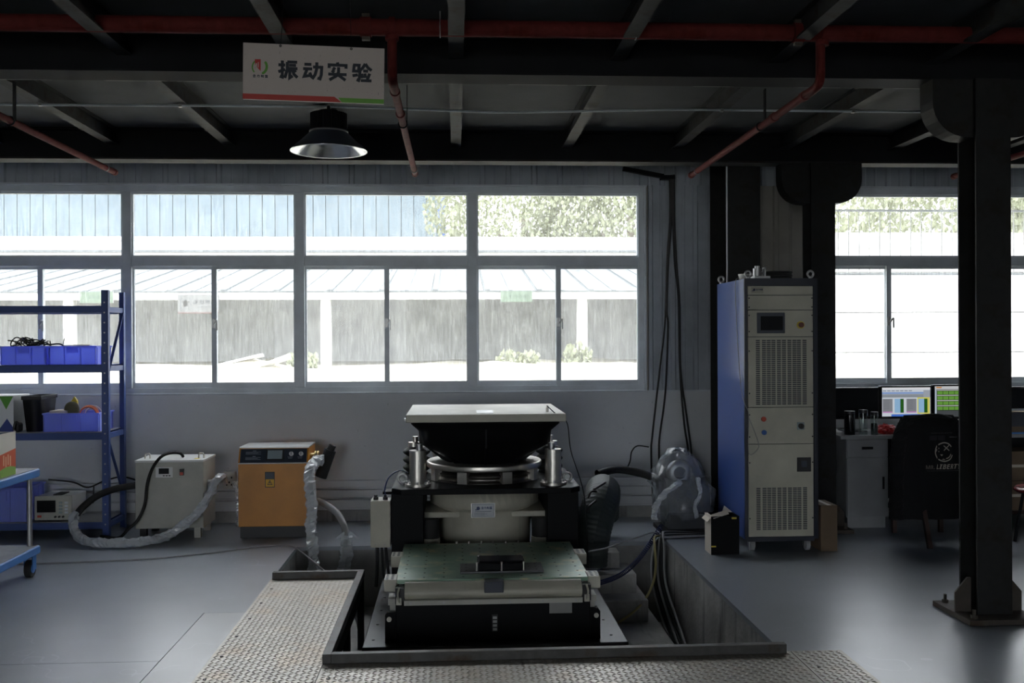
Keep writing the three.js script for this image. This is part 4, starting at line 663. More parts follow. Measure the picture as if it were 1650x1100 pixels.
// ---------------------------------------------------------------- control cabinet
{
  const o = thing('control_cabinet', 'tall blue control cabinet with cream front panels and vents on casters', 'control cabinet', [2.365, 0, -7.475]), w = (n, g, m, q = o, l, k) => wpart(n, g, m, q, l, k, o);
  const x0 = 2.095, x1 = 2.636, zf = -7.1, zb = -7.85;
  w('body', bx(x0 + 0.004, x1 - 0.004, 0.09, 1.985, zb, zf - 0.02), mt.cabBlack);
  w('side_panel', bx(x0, x0 + 0.004, 0.09, 1.985, zb, zf - 0.012), mt.blueCab, o, 'glossy blue side panel'); w('side_panel', bx(x1 - 0.004, x1, 0.09, 1.985, zb, zf - 0.012), mt.blueCab);
  w('front_frame', [bx(x0, x0 + 0.022, 0.09, 1.988, zf - 0.02, zf), bx(x1 - 0.03, x1, 0.09, 1.988, zf - 0.02, zf), bx(x0 + 0.022, x1 - 0.03, 1.935, 1.988, zf - 0.02, zf), bx(x0 + 0.022, x1 - 0.03, 0.075, 0.106, zf - 0.02, zf)], mt.cabBlack);
  const px0 = x0 + 0.026, px1 = x1 - 0.034, ys = [0.108, 0.783, 1.05, 1.562, 1.757, 1.865, 1.933];
  const panels = ys.slice(0, 6).map((y, k) => w('front_panel', bx(px0, px1, y + 0.002, ys[k + 1] - 0.002, zf - 0.016, zf - 0.002, 0.002), mt.cream));
  ys.slice(0, 5).forEach((y, k) => { for (const x of [px0 + 0.008, px1 - 0.008]) for (const f of [0.2, 0.8]) w('panel_screw', cyl(x, y + (ys[k + 1] - y) * f, zf, 0.005, 0.006, 'z', 0.005, 10), mt.black, panels[k]); });
  const vent = (p, y0, y1, n) => { const g = []; for (let i = 0; i < 10; i++) { const x = 2.178 + [0, 0.045, 0.08, 0.115, 0.155, 0.193, 0.233, 0.27, 0.303, 0.345][i]; for (let k = 0; k < n; k++) { const y = y0 + (y1 - y0) * k / n; g.push(bx(x, x + 0.030, y, y + (y1 - y0) / n * 0.62, zf - 0.0025, zf - 0.0012)); } } const m = w('vent_slots', g, mt.cabBlack, p); m.userData.kind = 'stuff'; };
  vent(panels[2], 1.07, 1.545, 34); vent(panels[0], 0.16, 0.47, 24);
  const tl = canvasTex(128, 64, (c) => { c.fillStyle = '#9d9a8d'; c.fillRect(0, 0, 128, 64); c.fillStyle = '#1e2748'; c.beginPath(); c.arc(32, 28, 13, 0, 6.3); c.fill(); c.fillRect(8, 36, 26, 6); strokes(c, '合力和盛', 52, 18, 16, 2, 3, '#1e2748'); });
  w('maker_label', box01(2.145, 2.235, 1.88, 1.924, zf - 0.0012), M('#ffffff', 0.5, 0, { map: tl }), panels[5], 'small maker label', true);
  const sc = w('display_frame', bx(2.186, 2.392, 1.588, 1.738, zf - 0.002, zf + 0.006, 0.003), mt.navy, panels[3]); w('screen_glass', bx(2.212, 2.376, 1.61, 1.712, zf + 0.0062, zf + 0.008), mt.darkGlass, panels[3]);
  w('stop_ring', cyl(2.508, 1.648, zf + 0.004, 0.027, 0.01, 'z'), mt.yellow, panels[3]); w('stop_button', [cyl(2.508, 1.648, zf + 0.014, 0.019, 0.02, 'z')], M([0.12, 0.03, 0.02], 0.4), panels[3]);
  w('red_button', [cyl(2.232, 0.965, zf + 0.004, 0.018, 0.012, 'z')], mt.redBtn, panels[1]); w('blue_button', [cyl(2.235, 0.868, zf + 0.004, 0.018, 0.012, 'z')], mt.blueBtn, panels[1]);
  w('rotary_switch', bx(2.48, 2.534, 0.885, 0.94, zf - 0.002, zf + 0.004, 0.002), mt.lcd, panels[1]); w('switch_knob', [cyl(2.507, 0.912, zf + 0.010, 0.02, 0.016, 'z'), bx(2.503, 2.511, 0.895, 0.93, zf + 0.018, zf + 0.028)], mt.black, panels[1]);
  w('breaker', bx(2.478, 2.582, 0.58, 0.684, zf - 0.002, zf + 0.006, 0.003), mt.black, panels[0]); w('breaker_toggle', bx(2.508, 2.548, 0.615, 0.66, zf + 0.006, zf + 0.014, 0.002), mt.navy, panels[0]);
  for (const [x, z] of [[x0 + 0.02, zb + 0.05], [x0 + 0.045, zf - 0.06], [x1 - 0.035, zf - 0.05]]) { const e = w('lifting_eye', torus(x, 2.022, z, 0.022, 0.008), mt.steelDull); w('eye_base', cyl(x, 1.992, z, 0.014, 0.014), mt.steelDull, e); }
  for (const x of [x0 + 0.06, x1 - 0.07]) for (const z of [zf - 0.06, zb + 0.07]) { const c = w('caster_fork', [bx(x - 0.022, x - 0.017, 0.03, 0.08, z - 0.02, z + 0.03), bx(x + 0.017, x + 0.022, 0.03, 0.08, z - 0.02, z + 0.03), bx(x - 0.025, x + 0.025, 0.078, 0.09, z - 0.03, z + 0.03)], mt.steelDull); w('wheel', cyl(x, 0.036, z + 0.01, 0.036, 0.028, 'x', 0.036, 24), mt.greyCable, c); }
  w('hanging_lead', [tube([[2.13, 1.99, -7.3], [2.088, 1.97, -7.3], [2.088, 1.6, -7.27], [2.084, 1.2, -7.16], [2.088, 1.08, -7.08], [2.12, 1.0, -7.09], [2.115, 0.8, -7.09], [2.125, 0.71, -7.09], [2.18, 0.74, -7.09], [2.19, 0.8, -7.09], [2.12, 0.98, -7.09]], 0.0028, 120, 6)], mt.greyCable);
}
solo('white_dish', 'small white dish on top of the control cabinet', 'dish', lathe([[0.0, 0], [0.05, 0], [0.062, 0.05], [0.058, 0.05], [0.045, 0.006], [0, 0.006]], 2.205, 1.9885, -7.42, 28), mt.white);
solo('grey_bracket', 'grey metal sensor bracket on top of the control cabinet', 'bracket', [bx(2.20, 2.32, 1.9885, 2.012, -7.30, -7.2, 0.004), bx(2.275, 2.285, 2.01, 2.075, -7.25, -7.2), cyl(2.235, 2.04, -7.25, 0.03, 0.06), cyl(2.235, 2.078, -7.25, 0.018, 0.02)], mt.steelDull);
{ const g = []; for (let k = 0; k < 5; k++) g.push(norm(new THREE.TorusGeometry(0.1 - 0.004 * (k % 2), 0.008, 8, 40).rotateX(Math.PI / 2).scale(1.1, 1, 0.8)).translate(2.44, 1.997 + k * 0.0135, -7.42)); solo('cable_coil', 'coil of black cable on top of the control cabinet', 'cable coil', g, mt.rubber); }
{
  const o = thing('open_carton', 'small black carton with open pale flaps in front of the control cabinet', 'box', [1.93, 0, -7.12]);
  part('carton', [bx(-0.105, 0.1, 0, 0.275, 0.085, 0.09), bx(-0.105, 0.1, 0, 0.275, -0.09, -0.085), bx(0.095, 0.1, 0, 0.275, -0.085, 0.085), bx(-0.105, 0.1, 0, 0.005, -0.085, 0.085)], mt.machineBlack, o);
  part('side_face', bx(-0.107, -0.102, 0, 0.275, -0.085, 0.085), mt.cardboardPale, o);
  part('flap', bar([-0.09, 0.275, 0.0], [-0.13, 0.235, 0.0], 0.004, 0.16), mt.cardboardPale, o); part('flap', bar([-0.03, 0.275, 0.088], [-0.04, 0.30, 0.06], 0.12, 0.003), mt.cardboardPale, o); part('flap', prism([[0.02, 0.275], [0.098, 0.275], [0.05, 0.315], [0.035, 0.325]], 0.003).translate(0, 0, -0.08), mt.cardboardPale, o);
  part('yellow_stripe', [bx(-0.1045, -0.07, 0.055, 0.065, 0.0901, 0.091), bx(0.045, 0.08, 0.255, 0.268, 0.0901, 0.091)], mt.yellow, o);
}
{ const o = thing('taped_carton', 'brown taped cardboard carton right of the control cabinet', 'box', [2.708, 0, -7.2]); part('carton', bx(-0.062, 0.062, 0, 0.335, -0.13, 0.12, 0.003), mt.cardboard, o); part('tape', [bx(-0.012, 0.018, 0.3352, 0.336, -0.13, 0.12)], mt.cardboardPale, o); }

// ---------------------------------------------------------------- desk corner under the right window
{
  const o = thing('work_desk', 'long grey office desk with drawer cabinet under the right window', 'desk', [4.4, 0, -8.2]), w = (n, g, m, q = o, l) => wpart(n, g, m, q, l, false, o);
  w('desk_top', bx(3.12, 5.8, 0.728, 0.757, -8.55, -7.9, 0.004), mt.desk);
  const c = w('pedestal', [bx(3.175, 3.52, 0.09, 0.727, -8.5, -7.925), bx(3.19, 3.505, 0, 0.09, -8.48, -7.94)], mt.desk); w('drawer_front', bx(3.178, 3.517, 0.585, 0.722, -7.925, -7.91, 0.002), mt.desk, c); w('door_front', bx(3.178, 3.517, 0.095, 0.575, -7.925, -7.91, 0.002), mt.desk, c);
  w('drawer_pull', bx(3.30, 3.39, 0.645, 0.665, -7.91, -7.90, 0.002), mt.steelDark, c); w('door_pull', bx(3.47, 3.485, 0.32, 0.42, -7.91, -7.90, 0.002), mt.steelDark, c);
  w('leg_panel', bx(5.76, 5.79, 0, 0.727, -8.5, -7.95), mt.desk); w('modesty_panel', bx(3.53, 5.75, 0.15, 0.727, -8.5, -8.48), mt.steelDark);
}
const tScreenA = canvasTex(384, 224, (c, w, h) => {
  c.fillStyle = '#dfe6ef'; c.fillRect(0, 0, w, h); c.fillStyle = '#f4f6fa'; c.fillRect(0, 0, w, 16); c.fillStyle = '#8f98a6'; for (let k = 0; k < 7; k++) c.fillRect(10 + k * 34, 22, 26, 7);
  c.fillStyle = '#8aa7dd'; c.fillRect(0, 36, w, 14); c.fillStyle = '#9aa1a9'; c.fillRect(0, 52, w, 26); c.fillStyle = '#aeb5c0'; c.fillRect(w * 0.86, 22, w * 0.14, 56);
  [0, 1, 2, 3].forEach((k) => { const x = 8 + k * 94; if (k === 3) { c.fillStyle = '#e8e26a'; c.fillRect(x - 8, 78, 98, 128); } c.fillStyle = k % 2 ? '#9cc6ea' : '#8d9096'; c.fillRect(x, 88, k % 2 ? 46 : 78, 108); if (k % 2) { c.fillStyle = '#10380f'; c.fillRect(x + 46, 88, 26, 108); c.fillStyle = '#4fae3a'; for (let j = 0; j < 9; j++) c.fillRect(x + 50, 94 + j * 11, 18, 3); } else { c.fillStyle = '#6f747c'; for (let j = 0; j < 6; j++) c.fillRect(x + 8, 98 + j * 13, 44, 3); c.fillStyle = '#c990c9'; c.fillRect(x, 186, 78, 10); } });
  c.fillStyle = '#4a78d8'; c.fillRect(w * 0.2, 208, w * 0.6, 16);
});
const tScreenB = canvasTex(384, 224, (c, w, h) => {
  c.fillStyle = '#54585b'; c.fillRect(0, 0, w, h); c.fillStyle = '#eceff2'; c.fillRect(0, 0, w, 22); c.fillStyle = '#e9a35a'; c.fillRect(16, 4, 42, 10); c.fillStyle = '#d5e6f2'; c.fillRect(0, 22, 18, h);
  for (let k = 0; k < 4; k++) { c.fillStyle = '#e9eaea'; c.fillRect(22, 26 + k * 38, w, 6); c.fillStyle = '#2e3b24'; c.fillRect(22, 32 + k * 38, w, 32); c.fillStyle = '#79b84a'; for (let j = 0; j < 8; j++) c.fillRect(24 + j * 46, 36 + k * 38, 42, 24); }
});
function monitor(label, x0, x1, y0, y1, tex, glow) {
  const o = thing('computer_monitor', label, 'monitor', [(x0 + x1) / 2, 0.7575, -8.3], 0, 'monitors on the desk'), w = (x1 - x0) / 2, a = y0 - 0.7575, b = y1 - 0.7575;
  part('bezel', [bx(-w, w, a, a + 0.02, 0.02, 0.045, 0.003), bx(-w, w, b - 0.014, b, 0.02, 0.045, 0.003), bx(-w, -w + 0.014, a + 0.02, b - 0.014, 0.02, 0.045), bx(w - 0.014, w, a + 0.02, b - 0.014, 0.02, 0.045), bx(-w, w, a, b, -0.01, 0.02, 0.008)], mt.blackGloss, o);
  if (glow) {
    part('screen', box01(-w + 0.014, w - 0.014, a + 0.02, b - 0.014, 0.036), new THREE.MeshStandardMaterial({ color: 0x050505, roughness: 0.3, emissive: 0xffffff, emissiveMap: tex, emissiveIntensity: glow }), o, 'lit monitor screen', true);
    const l = new THREE.RectAreaLight(0xcfe0ff, glow * 0.6, 2 * w - 0.03, b - a - 0.034); l.position.set(0, (a + b) / 2, 0.05); l.lookAt(o.position.x, o.position.y + (a + b) / 2, 5); l.rotation.set(0, Math.PI, 0); o.add(l);
  } else part('screen', bx(-w + 0.014, w - 0.014, a + 0.02, b - 0.014, 0.02, 0.036), mt.darkGlass, o);
  part('stand', [bx(-0.02, 0.02, 0.008, a + 0.08, -0.03, -0.012), bx(-0.1, 0.1, 0, 0.008, -0.09, 0.07, 0.003)], mt.blackGloss, o);
}
monitor('switched off black monitor beside the glass jars', 3.17, 3.60, 0.862, 1.13, null, 0);
monitor('lit monitor showing four grey and blue tiles', 3.607, 4.06, 0.862, 1.142, tScreenA, 0.62);
monitor('lit monitor showing green bars partly behind the black column', 4.068, 4.52, 0.855, 1.150, tScreenB, 0.5);
monitor('switched off dark monitor at the right edge behind the column', 4.54, 4.95, 0.94, 1.128, null, 0);
function jar(label, x, z, r, h, m, fill) {
  const o = thing('drink_jar', label, 'jar', [x, 0.7575, z], 0, 'jars on the desk');
  part('glass', lathe([[0, 0], [r, 0], [r, h * 0.82], [r * 0.9, h * 0.86], [r * 0.86, h * 0.86], [r - 0.003, h * 0.8], [r - 0.003, 0.004], [0, 0.004]], 0, 0, 0, 28), m, o);
  part('lid', [cyl(0, h * 0.93, 0, r * 0.97, h * 0.13, 'y', r * 0.97, 28)], fill === 2 ? mt.steelDull : mt.black, o);
  if (fill) part('tea', cyl(0, h * (fill === 1 ? 0.25 : 0.35), 0, r - 0.005, h * (fill === 1 ? 0.48 : 0.66), 'y', r - 0.005, 24), mt.blackGloss, o);
}
jar('wide dark jar with black lid on the desk, leftmost of the jars', 3.235, -8.0, 0.043, 0.195, mt.blackGloss, 0);
jar('tall clear glass jar with dark lid between the two dark jars', 3.345, -7.99, 0.036, 0.205, mt.clear, 0);
jar('slim jar half full of dark tea next to the red bag', 3.425, -7.96, 0.031, 0.19, mt.clear, 1);
{
  const g = new THREE.IcosahedronGeometry(1, 5), p = g.attributes.position;
  for (let i = 0; i < p.count; i++) { const v = new THREE.Vector3().fromBufferAttribute(p, i), f = 1 + 0.45 * noise3(v.x * 5 + 20, v.y * 6 + 7, v.z * 5) + 0.12 * Math.sin(v.x * 11 + v.y * 9); p.setXYZ(i, v.x * 0.078 * f, Math.max(0, 0.036 + v.y * 0.044 * f), v.z * 0.06 * f); }
  g.computeVertexNormals(); solo('plastic_bag', 'crumpled red plastic bag on the desk', 'bag', norm(g).translate(3.545, 0.7575, -8.02), mt.redBag);
}
solo('desk_keyboard', 'black keyboard on the desk behind the jacket', 'keyboard', bx(3.68, 4.05, 0.7575, 0.775, -8.12, -7.98, 0.004), mt.black);
// ---- chair with the jacket over its back
{
  const o = thing('desk_chair', 'dark wooden chair under the black jacket', 'chair', [3.66, 0, -7.3]);
  part('seat', bx(-0.2, 0.22, 0.42, 0.47, -0.44, -0.02, 0.015), mt.wood, o); part('backrest', bx(-0.17, 0.19, 0.55, 0.93, -0.03, 0.0, 0.01), mt.wood, o);
  for (const [x, z, t] of [[-0.185, 0.02, 0.55], [0.18, 0.02, 0.55], [-0.18, -0.42, 0.42], [0.2, -0.42, 0.42]]) part('leg', bar([x, 0, z + (z > 0 ? 0.17 : 0)], [x, t, z > 0 ? -0.01 : z], 0.032), mt.wood, o);
  part('stretcher', bx(-0.18, 0.18, 0.2, 0.23, 0.06, 0.085), mt.wood, o);
}
{
  const o = thing('black_jacket', 'black jacket with pale face print draped over the desk chair', 'jacket', [3.55, 0.2, -7.28]);
  const prof = (y) => { const t = (y - 0.2) / 0.77; const w = t > 0.86 ? 0.19 + (1 - t) / 0.14 * 0.05 : 0.24 + 0.02 * (1 - t); const d = t > 0.9 ? 0.055 * Math.sqrt(Math.max(0.02, (1 - t) / 0.1)) : 0.062 + 0.02 * (1 - t); return [w, d]; };
  const pt = (y, a) => { const [w, d] = prof(y), c = Math.cos(a), s = Math.sin(a), q = Math.pow(Math.abs(c) ** 3 + Math.abs(s) ** 3, -1 / 3), fold = 0.007 * Math.sin(c * 15 + y * 4) * (1 - (y - 0.2)) + 0.004 * Math.sin(c * 31 + y * 9); return [c * q * w, y - 0.2, s * q * (d + fold) + (s > 0 ? 0.015 * (0.97 - y) : 0)]; };
  const NY = 40, NA = 64, pos = [], idx = [];
  for (let j = 0; j <= NY; j++) for (let k = 0; k < NA; k++) pos.push(...pt(0.2 + 0.77 * j / NY, k / NA * Math.PI * 2));
  for (let j = 0; j < NY; j++) for (let k = 0; k < NA; k++) { const a = j * NA + k, b = j * NA + (k + 1) % NA; idx.push(a, a + NA, b, b, a + NA, b + NA); }
  const top = pos.length / 3; pos.push(0, 0.775, 0); for (let k = 0; k < NA; k++) idx.push(NY * NA + k, top, NY * NA + (k + 1) % NA);
  const g = new THREE.BufferGeometry(); g.setAttribute('position', new THREE.Float32BufferAttribute(pos, 3)); g.setIndex(idx); g.computeVertexNormals(); part('jacket_body', norm(g), mt.fabric, o);
  part('sleeve', wrinkled([[-0.17, 0.72, 0.0], [-0.235, 0.60, 0.03], [-0.265, 0.45, 0.05], [-0.27, 0.25, 0.05], [-0.275, 0.05, 0.05], [-0.275, 0.0, 0.05]], 0.052, 60, 16, 0.12), mt.fabric, o); part('sleeve', wrinkled([[0.17, 0.72, 0.0], [0.235, 0.60, 0.03], [0.265, 0.45, 0.05], [0.27, 0.25, 0.05], [0.275, 0.05, 0.05]], 0.052, 60, 16, 0.12), mt.fabric, o);
  part('collar', tube([[-0.16, 0.74, 0.03], [-0.08, 0.765, 0.05], [0, 0.77, 0.052], [0.08, 0.765, 0.05], [0.16, 0.74, 0.03]], 0.014, 24, 8), mt.fabric, o);
  const tj = canvasTex(512, 512, (c) => {
    c.fillStyle = '#101114'; c.fillRect(0, 0, 512, 512); const ink = '#b4afa0'; c.fillStyle = '#4d4d4d'; c.font = 'bold 20px sans-serif'; c.fillText('TOMORROW WILL BE BETTER', 92, 40); c.fillStyle = '#2a2b2e'; c.fillRect(80, 62, 190, 58); c.fillStyle = '#5c5c5c'; c.fillRect(330, 76, 60, 14); c.fillRect(392, 80, 50, 8);
    c.strokeStyle = ink; c.lineWidth = 15; c.beginPath(); c.arc(258, 262, 112, 0.35, Math.PI * 1.82); c.stroke(); c.lineWidth = 13; c.beginPath(); c.arc(262, 262, 82, 0.3, 1.35); c.stroke();
    c.lineWidth = 12; for (const [x, y, s] of [[172, 236, 24], [286, 212, 34]]) { c.beginPath(); c.moveTo(x - s, y - s * 0.8); c.lineTo(x + s, y + s); c.moveTo(x + s, y - s); c.lineTo(x - s, y + s); c.stroke(); }
    c.fillStyle = ink; c.beginPath(); c.moveTo(206, 290); c.lineTo(238, 290); c.lineTo(222, 312); c.fill(); c.lineWidth = 6; c.beginPath(); c.moveTo(222, 356); c.lineTo(268, 348); c.moveTo(236, 338); c.lineTo(252, 364); c.stroke();
    c.fillStyle = '#77746a'; c.font = 'bold 62px sans-serif'; c.fillText('MR.', 24, 466); c.fillStyle = ink; c.font = 'italic bold 82px sans-serif'; c.fillText('LIBERTY', 146, 468); c.fillStyle = '#4d4d4d'; c.fillRect(40, 486, 420, 5);
  });
  const N = 20, pp = [], uv = [], ii = [], a0 = Math.PI * 0.5;
  for (let j = 0; j <= N; j++) for (let k = 0; k <= N; k++) { const y = 0.545 + 0.315 * j / N, xx = -0.075 + 0.315 * k / N; let lo = 0.001, hi = Math.PI - 0.001; for (let b = 0; b < 30; b++) { const m = (lo + hi) / 2; if (pt(y, m)[0] > xx) lo = m; else hi = m; } const q = pt(y, lo); pp.push(xx, q[1], q[2] + 0.0025); uv.push(k / N, j / N); }
  for (let j = 0; j < N; j++) for (let k = 0; k < N; k++) { const a = j * (N + 1) + k; ii.push(a, a + 1, a + N + 1, a + 1, a + N + 2, a + N + 1); }
  const pg = new THREE.BufferGeometry(); pg.setAttribute('position', new THREE.Float32BufferAttribute(pp, 3)); pg.setAttribute('uv', new THREE.Float32BufferAttribute(uv, 2)); pg.setIndex(ii); pg.computeVertexNormals();
  part('back_print', norm(pg), M('#ffffff', 0.95, 0, { map: tj }), o, 'pale round face and MR. LIBERTY lettering', true);
}
// slivers seen right of the black column
{ const o = thing('picture_box', 'box with a dark picture on the desk at the right edge', 'box', [4.66, 0.7575, -7.98]); part('carton', bx(-0.14, 0.2, 0, 0.18, -0.08, 0.05, 0.003), mt.cardboard, o); part('picture', bx(-0.135, 0.195, 0.06, 0.175, 0.0502, 0.053), M([0.09, 0.10, 0.13], 0.4, 0, { map: mapConcrete }), o); }
solo('blue_folder', 'blue folder lying on the desk at the right edge', 'folder', bx(4.5, 4.8, 0.7575, 0.772, -7.92, -7.905, 0.003), mt.trolley);
[[0.0, 0.24, 'lower brown carton under the desk at the right edge'], [0.2425, 0.24, 'upper brown carton under the desk at the right edge']].forEach(([y, h, l]) => { const o = thing('stacked_carton', l, 'box', [4.72, 0.13 + y, -8.08], 0, 'cartons under the desk'); part('carton', bx(-0.22, 0.22, 0, h, -0.16, 0.16, 0.003), mt.cardboard, o); part('tape', bx(-0.2, 0.2, h * 0.45, h * 0.55, 0.1602, 0.161), mt.cardboardPale, o); });
solo('carton_pallet', 'low dark pallet under the cartons at the right edge', 'pallet', [bx(4.48, 4.96, 0.1, 0.128, -8.26, -7.9), bx(4.48, 4.54, 0, 0.1, -8.26, -7.9), bx(4.9, 4.96, 0, 0.1, -8.26, -7.9)], mt.wood);
{ const o = thing('round_stool', 'dark red round stool behind the column at the right edge', 'stool', [4.4, 0, -7.2]); part('seat', lathe([[0, 0.385], [0.19, 0.385], [0.21, 0.40], [0.21, 0.415], [0.19, 0.43], [0, 0.435]], 0, 0, 0, 40), M([0.22, 0.03, 0.035], 0.25), o); for (let k = 0; k < 4; k++) part('leg', rod([0.2 * Math.cos(k * 1.571 + 0.6), 0, 0.2 * Math.sin(k * 1.571 + 0.6)], [0.14 * Math.cos(k * 1.571 + 0.6), 0.385, 0.14 * Math.sin(k * 1.571 + 0.6)], 0.012), mt.steelDark, o); }

// ---------------------------------------------------------------- overhead: sprinkler pipes, sign, lamp, conduit
{
  const o = thing('sprinkler_main', 'thick dark red sprinkler main running under the ceiling', 'pipe', [0.5, 3.08, -5.0]), y = 3.115;
  const seg = [-7.4, -4.6, -2.6, -0.44, 1.73, 4.0, 6.3, 8.9];
  for (let k = 0; k < seg.length - 1; k++) wpart('pipe_length', cyl((seg[k] + seg[k + 1]) / 2, y, -5.0, 0.042, seg[k + 1] - seg[k] - 0.004, 'x', 0.042, 28), mt.red, o);
  for (const x of [-0.44, 1.76]) { const c = wpart('coupling', cyl(x, y, -5.0, 0.05, 0.055, 'x', 0.05, 28), mt.red, o); for (const s of [-1, 1]) wpart('coupling_bolt', bx(x - 0.02, x + 0.02, y + s * 0.057 - 0.009, y + s * 0.057 + 0.009, -5.012, -4.988), mt.rustSteel, c, undefined, false, o); }
  for (const x of [-2.5, -0.31, 1.886]) wpart('tee_collar', [cyl(x, y, -5.0, 0.052, 0.03, 'x', 0.052, 28), cyl(x, y - 0.05, -5.0, 0.034, 0.03)], mt.red, o);
  for (const x of [-3.3, -0.07, 0.92, 3.1]) wpart('hanger_strap', [torus(x, y, -5.0, 0.0445, 0.003, Math.PI / 2), rod([x, y + 0.045, -5.0], [x, 3.2, -5.0], 0.004)], mt.steelDull, o);
}
[[-2.61, 'red sprinkler branch pipe sloping in at the far left of the ceiling'], [-0.31, 'red sprinkler branch pipe just right of the hanging sign'], [1.876, 'red sprinkler branch pipe reaching toward the control cabinet'], [4.02, 'red sprinkler branch pipe behind the right foreground column']].forEach(([x, l]) => {
  const o = thing('sprinkler_branch', l, 'pipe', [x, 2.8, -6.4], 0, 'red sprinkler branches'), Y = 2.85;
  wpart('drop_pipe', tube([[x, 3.05, -5.0], [x, 2.95, -5.0], [x, 2.89, -5.005], [x, 2.858, -5.03], [x, 2.85, -5.1], [x, 2.85, -5.2]], 0.024, 40, 16), mt.red, o);
  wpart('branch_pipe', [cyl(x, Y, -6.47, 0.0215, 2.6, 'z', 0.0215, 20)], mt.red, o);
  for (const z of [-5.24, -5.75]) wpart('joint_ring', cyl(x, Y, z, 0.027, 0.05, 'z', 0.027, 20), mt.red, o);
  wpart('end_cap', [cyl(x, Y, -7.785, 0.025, 0.04, 'z', 0.025, 20)], mt.red, o);
  wpart('clip', [torus(x, Y, -7.6, 0.025, 0.003), rod([x - 0.05, Y + 0.027, -7.6], [x + 0.05, Y + 0.027, -7.6], 0.003)], mt.steelDull, o);
  wpart('hanger', [bx(x + 0.024, x + 0.028, Y, 3.08, -6.02, -5.98), torus(x, Y, -6.0, 0.025, 0.004)], mt.steelDark, o);
});
{
  const c0 = thing('ceiling_conduit', 'thin pale cable conduit strung under the ceiling joists', 'conduit', [0, 3.03, -6.5]);
  wpart('cable', [tube([[-5.2, 3.068, -6.5], [-2.89, 3.062, -6.5], [-1.6, 3.066, -6.5], [-0.78, 3.066, -6.5], [-0.13, 3.05, -6.5], [0.28, 3.04, -6.5], [0.8, 3.05, -6.5], [1.5, 3.066, -6.5], [2.4, 3.066, -6.5], [3.3, 3.066, -6.5], [5.5, 3.066, -6.5]], 0.008, 160, 8)], mt.frame, c0);
  for (const x of [-2.64, -1.76, 1.77, 2.66]) wpart('clip', bx(x - 0.01, x + 0.01, 3.055, 3.0745, -6.512, -6.488), mt.steelDull, c0);
}
{
  const o = thing('hanging_sign', 'white hanging sign with bold black Chinese characters and red-green border', 'sign', [-0.615, 2.597, -4.4]); o.rotation.z = -0.014; o.rotation.y = 0.06;
  const tx = canvasTex(1024, 416, (c, w, h) => {
    c.fillStyle = '#bdb2ac'; c.fillRect(0, 0, w, h);
    for (let k = 0; k < 240; k++) { c.fillStyle = `rgba(70,58,52,${0.1 + 0.35 * rnd()})`; c.fillRect(rnd() * w, rnd() * (h - 60), 1 + rnd() * 3, 1 + rnd() * (rnd() > 0.9 ? 22 : 5)); }
    c.fillStyle = '#b33a34'; c.beginPath(); c.moveTo(0, h - 40); c.lineTo(660, h - 40); c.lineTo(715, h); c.lineTo(0, h); c.fill(); c.fillStyle = '#68a03e'; c.beginPath(); c.moveTo(690, h - 34); c.lineTo(w, h - 34); c.lineTo(w, h); c.lineTo(715, h); c.fill();
    // emblem: red block between two green crescents
    c.strokeStyle = '#5c9a3a'; c.lineCap = 'round'; c.lineWidth = 10; c.beginPath(); c.arc(125, 178, 58, 2.5, 4.1); c.stroke(); c.lineWidth = 18; c.beginPath(); c.arc(112, 172, 58, -0.55, 1.0); c.stroke();
    c.fillStyle = '#b8302f'; c.beginPath(); c.moveTo(84, 120); c.lineTo(126, 118); c.lineTo(126, 206); c.lineTo(100, 178); c.lineTo(100, 150); c.lineTo(92, 148); c.lineTo(86, 168); c.fill(); c.fillStyle = '#bdb2ac'; c.fillRect(106, 140, 6, 40);
    strokes(c, '合力和盛', 70, 232, 22, 7, 4, '#2a3340'); strokes(c, '振动实验', 246, 112, 150, 30, 22, '#1d2430');
  });
  part('board', bx(-0.304, 0.304, 0, 0.244, -0.008, 0.008), M([0.60, 0.56, 0.53], 0.6), o); part('sign_face', box01(-0.304, 0.304, 0, 0.244, 0.0088), M('#ffffff', 0.6, 0, { map: tx }), o, undefined, true);
  for (const [x, t] of [[-0.145, -0.125], [0.16, 0.145]]) { part('suspension_wire', rod([x, 0.236, 0.004], [t, 0.602, 0.0], 0.0014, 6), mt.steelDark, o); part('eyelet', torus(x, 0.236, 0.011, 0.004, 0.0015), mt.steelDark, o); }
}
{
  const o = thing('pendant_lamp', 'unlit high bay pendant lamp with ribbed heat sink under the sign', 'lamp', [-0.815, 2.775, -6.5]);
  part('heat_sink', cyl(0, 0.185, 0, 0.098, 0.115, 'y', 0.098, 32), mt.steelDark, o);
  for (let k = 0; k < 40; k++) part('fin', bx(0.096, 0.118, 0.13, 0.245, -0.002, 0.002).rotateY(k * Math.PI / 20), mt.steelDark, o);
  part('collar', lathe([[0.09, 0.118], [0.125, 0.118], [0.125, 0.132], [0.09, 0.132]], 0, 0, 0, 40), mt.steelDull, o);
  part('outer_shade', lathe([[0.105, 0.128], [0.125, 0.118], [0.182, 0.063], [0.217, 0.033], [0.246, 0.005]], 0, 0, 0, 64), mt.navy, o, 'dark outer shade'); part('reflector', lathe([[0.246, 0.005], [0.247, 0], [0.240, 0.001], [0.21, 0.026], [0.175, 0.055], [0.12, 0.105], [0.0, 0.108]], 0, 0, 0, 64), M([0.75, 0.77, 0.80], 0.22, 1), o, 'silver reflector bowl');
  part('diode_plate', cyl(0, 0.10, 0, 0.1, 0.006, 'y', 0.1, 40), mt.yellow, o);
  part('top_cap', [cyl(0, 0.255, 0, 0.06, 0.02), cyl(0, 0.275, 0, 0.012, 0.04)], mt.steelDark, o);
  part('hook', [torus(0, 0.289, 0, 0.014, 0.004), rod([0.0, 0.289, 0], [-0.03, 0.298, 0], 0.005)], mt.steel, o);
}
